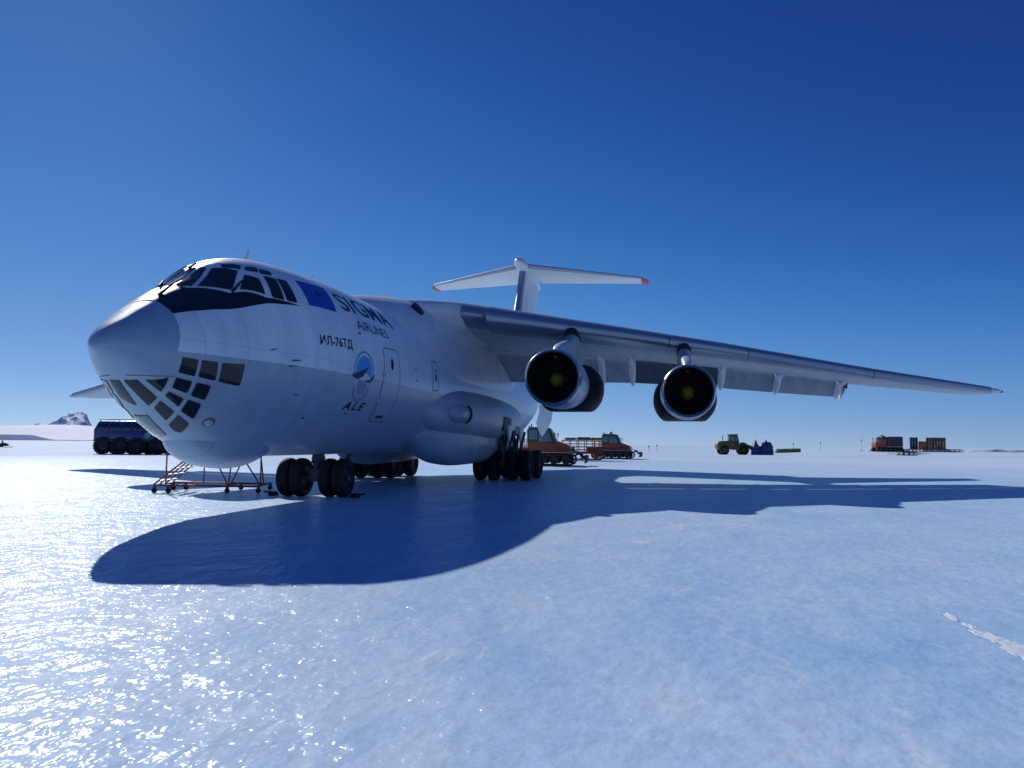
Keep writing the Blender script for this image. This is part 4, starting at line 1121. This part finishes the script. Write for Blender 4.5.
# --- orange tracked snow groomer, forward = +x, origin at ground centre
def tracked(loc, rz, label, length=4.6, cargo=True, group='orange tracked snow vehicles beside the runway'):
    V = thing('tracked_snow_vehicle', label, 'snowcat', loc, rz, group)
    hl = length / 2
    for s in (-1, 1):
        k = nb(); pts = []
        R = .42
        for i in range(9): a = -PI / 2 + PI * i / 8; pts.append((hl - R + R * cos(a), R + .03 + R * sin(a)))
        for i in range(9): a = PI / 2 + PI * i / 8; pts.append((-hl + R + R * cos(a), R + .03 + R * sin(a)))
        inner = [(x * (1 - .07 / hl), (z - .45) * .84 + .45) for x, z in pts]
        n_ = len(pts)
        for lay in (0,):
            Y0, Y1 = s * .75, s * 1.65
            V4 = [[k.verts.new((p[0], y, p[1])) for p in q] for q, y in ((pts, Y0), (pts, Y1), (inner, Y1), (inner, Y0))]
            for a_, b_ in ((0, 1), (1, 2), (2, 3), (3, 0)):
                for i in range(n_):
                    j = (i + 1) % n_; k.faces.new((V4[a_][i], V4[a_][j], V4[b_][j], V4[b_][i]))
        # grouser bars
        per = 40
        tot = [(Vector(pts[i]), Vector(pts[(i + 1) % n_])) for i in range(n_)]
        Ls = [(b_ - a_).length for a_, b_ in tot]; T = sum(Ls)
        for q in range(per):
            d = T * q / per; i = 0
            while d > Ls[i]: d -= Ls[i]; i += 1
            p = tot[i][0].lerp(tot[i][1], d / Ls[i]); dr = (tot[i][1] - tot[i][0]).normalized(); an = math.atan2(dr.y, dr.x)
            box(k, (p.x, s * 1.2, p.y), (.05, .94, .07), rot=Matrix.Rotation(-an, 3, 'Y'))
        tr = obj('track', k, TRACK, V, smooth=False)
        for i in range(5):
            x = -hl + .55 + (length - 1.1) * i / 4
            k = nb(); rr = .31
            lathe(k, [(-.12, .001), (-.12, rr * .5), (-.16, rr * .6), (-.16, rr), (.16, rr), (.16, rr * .6), (.12, rr * .5), (.12, .001)], (x, s * 1.45, .44), (0, 1, 0), 20)
            obj('road_wheel', k, DRUMK, tr)
        k = nb(); box(k, (0, s * 1.2, .98), (length * .86, .8, .05), bev=.015); obj('track_guard', k, ALU, V)
    k = nb(); extr(k, [(-hl * .85, .55), (hl * .82, .55), (hl * .92, .85), (hl * .80, 1.28), (hl * .5, 1.34), (-hl * .85, 1.30)], -.95, .95, 'y', .05); obj('body', k, ORANGE, V, angle=50)
    # bonnet sloping from the cab to the front
    k = nb(); extr(k, [(.55, 1.25), (2.0, 1.25), (1.92, 1.45), (.85, 1.85), (.55, 1.88)], -.85, .85, 'y', .05); obj('bonnet', k, ORANGE, V, angle=50)
    # cab
    k = nb(); cabp = [(-1.15, 1.25), (.95, 1.25), (.85, 1.80), (.45, 2.72), (.2, 2.82), (-1.05, 2.82), (-1.2, 2.6)]
    extr(k, cabp, -.88, .88, 'y', .06); cab = obj('cab', k, DKGREY, V, angle=50)
    for s in (-1, 1):
        k = nb(); extr(k, [(-1.02, 1.92), (-.42, 1.92), (-.42, 2.6), (-1.02, 2.6)], s * .875, s * .905, 'y', .01); obj('side_window', k, GGLASS, cab)
        k = nb(); extr(k, [(-.30, 1.72), (.66, 1.80), (.38, 2.6), (-.30, 2.6)], s * .875, s * .905, 'y', .01); obj('side_window', k, GGLASS, cab)
        k = nb(); extr(k, [(-1.08, 1.3), (.86, 1.3), (.80, 1.66), (-1.08, 1.66)], s * .872, s * .90, 'y', .01); obj('door_panel', k, ORANGE, cab)
        k = nb(); tube(k, (.5, s * .9, 2.3), (.85, s * 1.15, 2.35), .02, seg=6); box(k, (.88, s * 1.2, 2.25), (.06, .2, .34), bev=.02); obj('mirror', k, BLK, cab)
    k = nb(); extr(k, [(.855, 1.86), (.93, 1.86), (.53, 2.66), (.46, 2.64)], -.78, .78, 'y', .008); obj('windscreen', k, GGLASS, cab)
    k = nb(); tube(k, (-.9, -.6, 2.8), (-.9, -.6, 3.02), .05, seg=8); box(k, (-.3, 0, 2.9), (.16, 1.3, .1), bev=.02)
    for y in (-.5, 0, .5): lathe(k, [(0, .001), (0, .09), (.08, .09), (.1, .001)], (-.24, y, 3.0), (1, 0, 0), 12)
    tube(k, (-1.25, .6, 1.3), (-1.25, .6, 2.95), .05, seg=8); obj('roof_lights', k, BLK, cab)
    for y in (-.65, .65):
        k = nb(); lathe(k, [(0, .001), (0, .1), (.05, .09), (.06, .001)], (1.98, y, 1.35), (1, 0, 0), 14); obj('headlight', k, LAMPG, V)
    # front blade arms and folded blade
    k = nb()
    for y in (-.7, .7): pipe(k, [(hl * .85, y, .65), (hl + .3, y, .9), (hl + .75, y, .55)], .05)
    tube(k, (hl + .3, -1.4, .95), (hl + .3, 1.4, .95), .04, seg=8); tube(k, (hl * .7, .8, 1.3), (hl + .3, .8, .95), .03, seg=8)
    obj('push_frame', k, BLACKM, V)
    k = nb(); extr(k, [(hl + .72, .22), (hl + .80, .22), (hl + .92, .45), (hl + .90, .72), (hl + .80, .82), (hl + .74, .78), (hl + .82, .68), (hl + .83, .47)], -1.3, 1.3, 'y', .008)
    obj('blade', k, BLACKM, V)
    if cargo:
        k = nb()
        for x in (-hl * .98, -hl * .98 + .75, -1.35):
            for y in (-.95, .95): tube(k, (x, y, 1.28), (x, y, 1.95), .03, seg=6)
        for z in (1.5, 1.72, 1.95):
            for y in (-.95, .95): tube(k, (-hl * .98, y, z), (-1.35, y, z), .025, seg=6)
            tube(k, (-hl * .98, -.95, z), (-hl * .98, .95, z), .025, seg=6)
        box(k, (-hl * .5 - .75, 0, 1.36), (1.2, 1.9, .06)); obj('rear_rack', k, ORANGED, V)
    return V
pa, pb = place(517, 55.5), place(573, 55.0); mid = (pa + pb) / 2; mid.z = gz(mid.x, mid.y)
g1 = tracked(mid, math.atan2(pb.y - pa.y, pb.x - pa.x) - .05, 'orange tracked snowcat half hidden behind the main landing gear')
pa, pb = place(594, 86), place(633, 85); mid = (pa + pb) / 2; mid.z = gz(mid.x, mid.y)
g2 = dup(g1, mid, math.atan2(pb.y - pa.y, pb.x - pa.x) - .05, 'orange tracked snowcat to the right of the orange stake-sided sled')

# --- orange stake-sided cargo sled between them
pa, pb = place(563, 74), place(601, 74); mid = (pa + pb) / 2; mid.z = gz(mid.x, mid.y); rz = math.atan2(pb.y - pa.y, pb.x - pa.x)
SL = thing('cargo_sled', 'orange cargo sled with open slatted sides between the two snowcats', 'sled', mid, rz)
k = nb(); box(k, (0, 0, .78), (3.9, 2.0, .22), bev=.03); obj('deck', k, ORANGED, SL)
for s in (-1, 1):
    k = nb(); extr(k, [(-2.0, .06), (1.8, .06), (2.25, .40), (2.2, .48), (1.75, .18), (-2.0, .18)], s * .85 - .12, s * .85 + .12, 'y', .01)
    for x in (-1.5, 0, 1.4): box(k, (x, s * .85, .42), (.12, .12, .55))
    obj('runner', k, ORANGED, SL)
    for i in range(4):
        k = nb(); z = 1.06 + i * .29; box(k, (0, s * 1.02, z), (3.9, .04, .10)); obj('side_rail', k, ORANGED, SL)
    for i in range(6):
        k = nb(); x = -1.92 + i * .768; box(k, (x, s * .985, 1.45), (.07, .05, 1.13)); obj('stake', k, ORANGED, SL)
for s in (-1, 1):
    for i in range(4):
        k = nb(); z = 1.06 + i * .29; box(k, (s * 1.95, 0, z), (.04, 1.96, .10)); obj('end_rail', k, ORANGED, SL)
def cargo_box(local, s, label, mt, yaw=0.0):
    c, sn = cos(rz), sin(rz); p = Vector((mid.x + local[0] * c - local[1] * sn, mid.y + local[0] * sn + local[1] * c, mid.z + local[2]))
    t = thing('cargo_case', label, 'case', p, rz + yaw, 'cases loaded in the orange sled')
    k = nb(); box(k, (0, 0, s[2] / 2), s, bev=.03); obj('case_body', k, mt, t)
    k = nb()
    for x in (-s[0] * .32, s[0] * .32): box(k, (x, 0, s[2] / 2 + .006), (.05, s[1] + .02, s[2] + .02))
    obj('strap', k, BLK, t)
cargo_box((-1.2, .0, .89), (.9, 1.3, .45), 'low dark case on the deck at the left end of the slatted sled', DKGREY)
cargo_box((-1.15, .0, 2.02), (1.0, 2.1, .22), 'flat dark case across the top rails, left one of three', DKGREY)
cargo_box((.15, .0, 2.02), (1.2, 2.1, .28), 'flat dark case across the top rails, middle of three', DKGREY)
cargo_box((1.4, .0, 2.02), (1.1, 2.1, .24), 'rust-coloured case across the top rails, right one of three', DRUMO)
cargo_box((1.1, .0, .89), (1.2, 1.2, .40), 'low rust-coloured crate on the deck at the right end of the slatted sled', DRUMO)

# --- wheel loader, forward = +x (bucket end)
def loader(loc, rz):
    V = thing('wheel_loader', 'dull yellow wheel loader with black tyres facing the blue bundles', 'loader', loc, rz)
    k = nb(); extr(k, [(-3.75, 1.15), (-3.9, 1.9), (-3.6, 2.55), (-1.0, 2.75), (-.75, 2.6), (-.6, 1.2), (-2.9, .95)], -1.0, 1.0, 'y', .08); obj('engine_cover', k, YELM, V, angle=50)
    k = nb(); extr(k, [(-.9, .95), (1.0, .95), (2.2, 1.1), (2.2, 1.9), (1.2, 2.1), (-.9, 1.9)], -.75, .75, 'y', .06); obj('front_frame', k, YELM, V, angle=50)
    k = nb(); extr(k, [(-1.35, 2.0), (.45, 2.0), (.55, 2.6), (.25, 3.85), (-1.30, 3.85)], -.72, .72, 'y', .05); cab = obj('cab', k, DKGREY, V, angle=50)
    k = nb(); box(k, (-.5, 0, 3.93), (1.95, 1.65, .12), bev=.04); obj('cab_roof', k, YELM, cab)
    for s in (-1, 1):
        k = nb(); extr(k, [(-1.1, 2.65), (-.35, 2.65), (-.35, 3.7), (-1.1, 3.7)], s * .715, s * .745, 'y', .01); obj('side_window', k, GGLASS, cab)
        k = nb(); extr(k, [(-.2, 2.65), (.40, 2.65), (.15, 3.7), (-.2, 3.7)], s * .715, s * .745, 'y', .01); obj('side_window', k, GGLASS, cab)
    k = nb(); tube(k, (-2.4, .35, 2.6), (-2.4, .35, 3.75), .07, seg=10); obj('exhaust_pipe', k, BLK, V)
    for s in (-1, 1):
        k = nb(); extr(k, [(.8, 2.2), (1.5, 2.45), (3.3, 1.35), (3.9, .75), (3.7, .6), (3.0, 1.05), (1.2, 1.95)], s * .55 - .08, s * .55 + .08, 'y', .02); obj('lift_arm', k, YELM, V)
        for x in (-2.45, 1.35): vwheel(.86, .62, (x, s * 1.12, .86), V, lug=True, hub=YELM)
        for x in (-2.45, 1.35):
            k = nb(); pts = [(x + 1.02 * cos(a), .86 + 1.02 * sin(a)) for a in [rad(35 + 110 * i / 10) for i in range(11)]]; pts += [(x + 1.09 * cos(a), .86 + 1.09 * sin(a)) for a in [rad(145 - 110 * i / 10) for i in range(11)]]
            extr(k, pts, s * .85, s * 1.42, 'y'); obj('mudguard', k, YELM, V)
    k = nb(); prof = [(3.7, .95), (3.75, .4), (4.1, .12), (5.0, .08), (5.0, .14), (4.15, .2), (3.85, .45), (3.8, .95), (4.1, 1.35), (4.05, 1.4)]
    extr(k, prof, -1.4, 1.4, 'y')
    for s in (-1, 1): extr(k, [(3.75, .9), (3.8, .4), (4.1, .15), (5.0, .1), (4.1, 1.36)], s * 1.38, s * 1.42, 'y')
    obj('bucket', k, YELM, V)
    k = nb(); tube(k, (1.2, 0, 2.1), (2.9, 0, 1.8), .09); tube(k, (2.9, 0, 1.8), (3.85, 0, 1.1), .06); obj('tilt_cylinder', k, STEEL, V)
    return V
pa, pb = place(715.5, 146), place(755, 146); mid = (pa + pb) / 2
rzl = math.atan2(pb.y - pa.y, pb.x - pa.x)
V = loader((mid.x, mid.y, gz(mid.x, mid.y)), rzl)

# --- blue tarpaulin-wrapped bundles
def tarp(px, D, sx, sy, sz, peaks, label, seed):
    p = place(px, D); t = thing('tarpaulin_bundle', label, 'tarp bundle', p, -1.36, 'blue wrapped bundles by the loader')
    bm = nb(); n1, n2 = 40, 22; rings = []
    for j in range(n2 + 1):
        v = j / n2; ring = []
        for i in range(n1):
            a = 2 * PI * i / n1; ca, sa = cos(a), sin(a)
            kx = math.copysign(abs(ca) ** .55, ca); ky = math.copysign(abs(sa) ** .55, sa)
            prof = 1.0 if v < .62 else max(.02, 1 - ((v - .62) / .38) ** 2.6)
            fold = 1 + .06 * sin(a * 11 + seed) * (1 - v * .6) + .12 * noise.noise(Vector((kx * 2.4, ky * 2.4, v * 4 + seed)))
            x, y = kx * sx / 2 * prof * fold, ky * sy / 2 * prof * fold
            z = v * sz
            if v > .45:
                for (qx, qh) in peaks: z += (v - .45) / .55 * (qh + .25 * noise.noise(Vector((x * 2.5, y * 2.5, seed)))) * math.exp(-((x - qx) / .32) ** 2)
            ring.append((x, y, z))
        rings.append(ring)
    loft(bm, rings); obj('tarpaulin', bm, BLUET, t, angle=60)
    k = nb()
    for z in (.28, .62):
        ring = []
        for i in range(41):
            a = 2 * PI * i / 40; ca, sa = cos(a), sin(a)
            ring.append((math.copysign(abs(ca) ** .55, ca) * sx / 2 * 1.06, math.copysign(abs(sa) ** .55, sa) * sy / 2 * 1.06, z * sz))
        pipe(k, ring, .03, 5)
    obj('lashing_rope', k, BLACKM, t)
tarp(755.4, 142, 1.5, 1.6, 2.05, [(-.1, 1.0)], 'narrow blue wrapped bundle with a single peak beside the loader', 1)
tarp(765.3, 142, 2.5, 2.0, 2.25, [(-.8, .4), (0, .75), (.8, .55)], 'wide blue wrapped bundle with a lumpy top right of the loader', 4)

# --- green flat cases further off
for i, (px, w_, lab) in enumerate(((779.2, 2.4, 'long green crate with a tapered left end on the far snow'), (786.5, 2.0, 'middle crate of the far low green row'), (795, 2.6, 'right-hand crate of the far low green row'))):
    p = place(px, 215); t = thing('transport_crate', lab, 'crate', p, -1.36, 'low green crates on the far snow')
    k = nb()
    if i == 0: extr(k, [(-1.2, .35), (-.6, .2), (1.15, .2), (1.15, 1.15), (-.5, 1.15), (-1.2, .7)], -.8, .8, 'y', .04)
    else: box(k, (0, 0, .66), (w_ - .1, 1.6, .95), bev=.04)
    obj('crate_body', k, GREENC, t)
    k = nb()
    for y in (-.6, .6): box(k, (0, y, .1), (w_ * .85, .14, .2))
    obj('skid', k, WOOD, t)
    k = nb()
    for x in (-w_ * .3, w_ * .3): box(k, (x, 0, .68), (.08, 1.64, 1.0))
    obj('batten', k, DKGREY, t)

# --- orange tracked carrier with a box body, far right; forward = -x (faces left)
rzr = -1.36
def carrier(loc, rz):
    V = thing('tracked_carrier', 'far orange tracked carrier with dark cargo body at the left of the sled train', 'tracked carrier', loc, rz)
    hl = 3.1
    for s in (-1, 1):
        k = nb(); pts = []
        for i in range(7): a = -PI / 2 + PI * i / 6; pts.append((hl - .5 + .5 * cos(a), .52 + .48 * sin(a)))
        for i in range(7): a = PI / 2 + PI * i / 6; pts.append((-hl + .5 + .5 * cos(a), .52 + .48 * sin(a)))
        extr(k, pts, s * .8, s * 1.5, 'y', .03); tr = obj('track', k, TRACK, V)
        for i in range(5):
            k = nb(); lathe(k, [(-.03, .001), (-.03, .34), (.03, .34), (.03, .001)], (-2.2 + i * 1.1, s * 1.52, .5), (0, s, 0), 16); obj('road_wheel', k, DKGREY, tr)
    k = nb(); box(k, (0, 0, 1.05), (6.0, 2.5, .25), bev=.04); obj('chassis', k, ORANGED, V)
    k = nb(); extr(k, [(-3.2, 1.18), (-.6, 1.18), (-.6, 3.5), (-1.1, 3.6), (-1.7, 3.5), (-1.9, 2.5), (-3.1, 2.2)], -1.05, 1.05, 'y', .06); cab = obj('cab', k, ORANGE, V, angle=50)
    for s in (-1, 1):
        k = nb(); extr(k, [(-1.62, 2.5), (-.8, 2.5), (-.8, 3.3), (-1.5, 3.3)], s * 1.04, s * 1.07, 'y', .01); obj('side_window', k, GLASS, cab)
        k = nb(); tube(k, (-2.9, s * .8, 2.2), (-2.9, s * .8, 2.95), .04, seg=6); box(k, (-2.9, s * .9, 3.0), (.08, .3, .4), bev=.02); obj('mirror', k, BLK, cab)
    k = nb(); extr(k, [(-1.72, 3.42), (-1.91, 2.55), (-1.95, 2.56), (-1.77, 3.44)], -.9, .9, 'y'); obj('windscreen', k, GLASS, cab)
    k = nb(); lathe(k, [(0, .14), (.25, .14), (.32, .001)], (-1.2, 0, 3.58), (0, 0, 1), 12); box(k, (-1.1, 0, 3.68), (.5, 1.0, .2), bev=.04); obj('roof_pod', k, BLUEV, cab)
    k = nb(); box(k, (1.35, 0, 2.35), (3.5, 2.3, 2.3), bev=.05); cb = obj('cargo_body', k, DKGREY, V)
    for s in (-1, 1):
        for x in (-.1, .75, 1.6, 2.45):
            k = nb(); box(k, (x, s * 1.17, 2.35), (.1, .06, 2.2)); obj('body_rib', k, ORANGED if x < .5 else BLK, cb)
    return V
p = place(886.5, 172); p.z = gz(p.x, p.y) + .0
carrier(p, rzr)

def flat_sled(px, D, L_, label, mt, z0=.0, rz=rzr, grp='flat sleds parked on the right'):
    p = place(px, D); t = thing('flat_sled', label, 'sled', p, rz, grp)
    k = nb(); box(k, (0, 0, .62), (L_, 2.2, .18), bev=.03); obj('deck', k, mt, t)
    for s in (-1, 1):
        k = nb(); h = L_ / 2; extr(k, [(-h, .05), (h, .05), (h + .45, .42), (h + .38, .48), (h - .05, .16), (-h, .16)], s * .8 - .1, s * .8 + .1, 'y')
        for x in (-h * .7, 0, h * .7): box(k, (x, s * .8, .35), (.14, .12, .42))
        obj('runner', k, DKGREY, t)
    k = nb(); pipe(k, [(L_ / 2 + .3, -.7, .45), (L_ / 2 + 1.5, 0, .35), (L_ / 2 + .3, .7, .45)], .04, 6); obj('drawbar', k, DKGREY, t)
    return p, t
s1 = flat_sled(905, 171, 3.4, 'dark empty sled coupled behind the far tracked carrier', DKGREY)
s2 = flat_sled(917.3, 174, 4.6, 'sled carrying mixed drums and crates behind the tracked carrier', DRUMO)
s3 = flat_sled(934.2, 175, 4.8, 'rust-red sled carrying tall dark barrels at the right of the train', DRUMO)
s4 = flat_sled(951, 176, 3.6, 'small empty dark sled at the far right end of the row', DKGREY)
s5 = flat_sled(905.5, 140, 2.9, 'low dark sled lying in the snow in front of the tracked carrier', DKGREY)

# fuel drums on the sleds: every drum one thing
def drum_proto(mt, name='fuel_drum'):
    t = thing(name, 'drum', 'drum', (0, 0, -50), 0)
    k = nb(); prof = [(0, .001), (0, .27), (.02, .29), (.28, .285), (.30, .30), (.33, .285), (.58, .285), (.61, .30), (.64, .285), (.87, .29), (.89, .27), (.87, .26), (.87, .001)]
    lathe(k, prof, (0, 0, 0), (0, 0, 1), 20); obj('shell', k, mt, t)
    k = nb(); lathe(k, [(0, .035), (.02, .035), (.02, .001)], (.17, 0, .868), (0, 0, 1), 8); obj('bung', k, STEEL, t); return t
protos = {'blue': drum_proto(DRUMB), 'orange': drum_proto(DRUMO), 'black': drum_proto(DRUMK), 'yellow': drum_proto(YELM)}
used = set()
def put_drum(base, lx, ly, lz, kind, label, group):
    c, sn = cos(rzr), sin(rzr); p = Vector((base.x + lx * c - ly * sn, base.y + lx * sn + ly * c, base.z + lz))
    pr = protos[kind]
    if kind not in used:
        used.add(kind); pr.location = p; o = pr
    else: o = dup(pr, p, random.uniform(0, 6))
    o['label'] = label; o['group'] = group; return o
tier = {0: 'bottom', 1: 'middle', 2: 'top'}
for r in range(3):
    for i in range(3):
        kind = ('blue', 'blue', 'black')[i]
        if r == 0 and i < 2: kind = 'black'
        put_drum(s2[0], -1.9 + i * .64, -.5, .715 + r * .9, kind, f'{kind} drum in the {tier[r]} tier, ' + ('left', 'second', 'third')[i] + ' column of the mixed drum sled', 'drums stacked on the mixed sled')
for r in range(2):
    for i in range(3):
        kind = ('orange', 'orange', 'yellow')[(i + r) % 3]
        put_drum(s2[0], .1 + i * .64, -.5, .715 + r * .9, kind, f'{kind} drum in the {tier[r]} tier, ' + ('fourth', 'fifth', 'rightmost')[i] + ' column of the mixed drum sled', 'drums stacked on the mixed sled')
nm = ('leftmost', 'second', 'third', 'fourth', 'fifth', 'sixth', 'rightmost')
for r in range(3):
    for i in range(7):
        kind = ('black', 'orange', 'black', 'yellow', 'black', 'black', 'orange')[(i + r * 2) % 7]
        if r == 2: kind = 'black'
        put_drum(s3[0], -2.0 + i * .66, -.45, .715 + r * .9, kind, f'{kind} drum in the {tier[r]} tier, {nm[i]} column of the rust-red sled', 'drums stacked on the rust-red sled')

# --- snowmobile at the far left edge of the frame
p = place(4, 150); t = thing('snowmobile', 'small dark snowmobile parked on the ice at the far left', 'snowmobile', p, -1.2)
k = nb(); extr(k, [(-1.5, .35), (-1.4, .62), (-.2, .72), (.2, 1.0), (.75, .95), (1.25, .6), (1.3, .35), (.4, .25), (-1.2, .25)], -.3, .3, 'y', .05); obj('body', k, BLK, t, angle=50)
k = nb(); extr(k, [(-1.35, .62), (-.15, .70), (-.2, .88), (-1.25, .82)], -.2, .2, 'y', .04); obj('seat', k, DKGREY, t)
k = nb(); extr(k, [(.25, .98), (.32, .98), (.12, 1.4), (.06, 1.38)], -.25, .25, 'y'); obj('windshield', k, GGLASS, t)
k = nb(); extr(k, [(-1.6, .05), (.2, .05), (.35, .3), (-1.3, .4), (-1.65, .25)], -.22, .22, 'y', .04); obj('track', k, TRACK, t)
for s in (-1, 1):
    k = nb(); extr(k, [(.5, .02), (1.7, .02), (1.95, .2), (1.9, .24), (1.65, .08), (.5, .08)], s * .5 - .07, s * .5 + .07, 'y'); tube(k, (1.0, s * .5, .08), (.9, s * .25, .5), .03, seg=6); obj('ski', k, DKGREY, t)
k = nb(); tube(k, (.05, 0, .9), (-.05, 0, 1.15), .025, seg=6); tube(k, (-.08, -.38, 1.15), (-.08, .38, 1.15), .022, seg=6); obj('handlebar', k, BLK, t)
p = place(-7, 150); t = thing('towed_sled', 'flat snow-dusted sled hitched behind the snowmobile at the left edge', 'sled', p, -1.2)
k = nb(); box(k, (0, 0, .4), (2.6, 1.0, .12), bev=.02); obj('deck', k, DKGREY, t)
k = nb(); box(k, (0, 0, .68), (2.2, .8, .45), bev=.1); obj('tarp_load', k, ALU, t)
for s in (-1, 1): k = nb(); extr(k, [(-1.4, .03), (1.4, .03), (1.7, .25), (1.35, .12), (-1.4, .12)], s * .4 - .06, s * .4 + .06, 'y'); box(k, (-.8, s * .4, .24), (.08, .08, .3)); box(k, (.8, s * .4, .24), (.08, .08, .3)); obj('runner', k, DKGREY, t)

# --- marker poles and small far gear along the horizon
for px, D, h, lab in ((820, 330, 4.4, 'thin mast with a small box on the far horizon right of the green crates'), (861, 330, 5.6, 'taller thin mast on the far horizon left of the tracked carrier'),
                      (649, 240, 2.2, 'short marker pole on the horizon behind the snowcats'), (657, 240, 2.6, 'marker pole nearest the right of the two snowcats'), (793, 290, 3.4, 'thin marker pole behind the green crates')):
    p = place(px, D); t = thing('marker_pole', lab, 'marker pole', p, 0, 'marker poles on the horizon')
    k = nb(); tube(k, (0, 0, -.1), (0, 0, h), .06, .04, 8); obj('pole', k, DKGREY, t)
    k = nb(); box(k, (0, 0, h * .78), (.35, .35, .5), bev=.03); obj('marker', k, DKGREY, t)
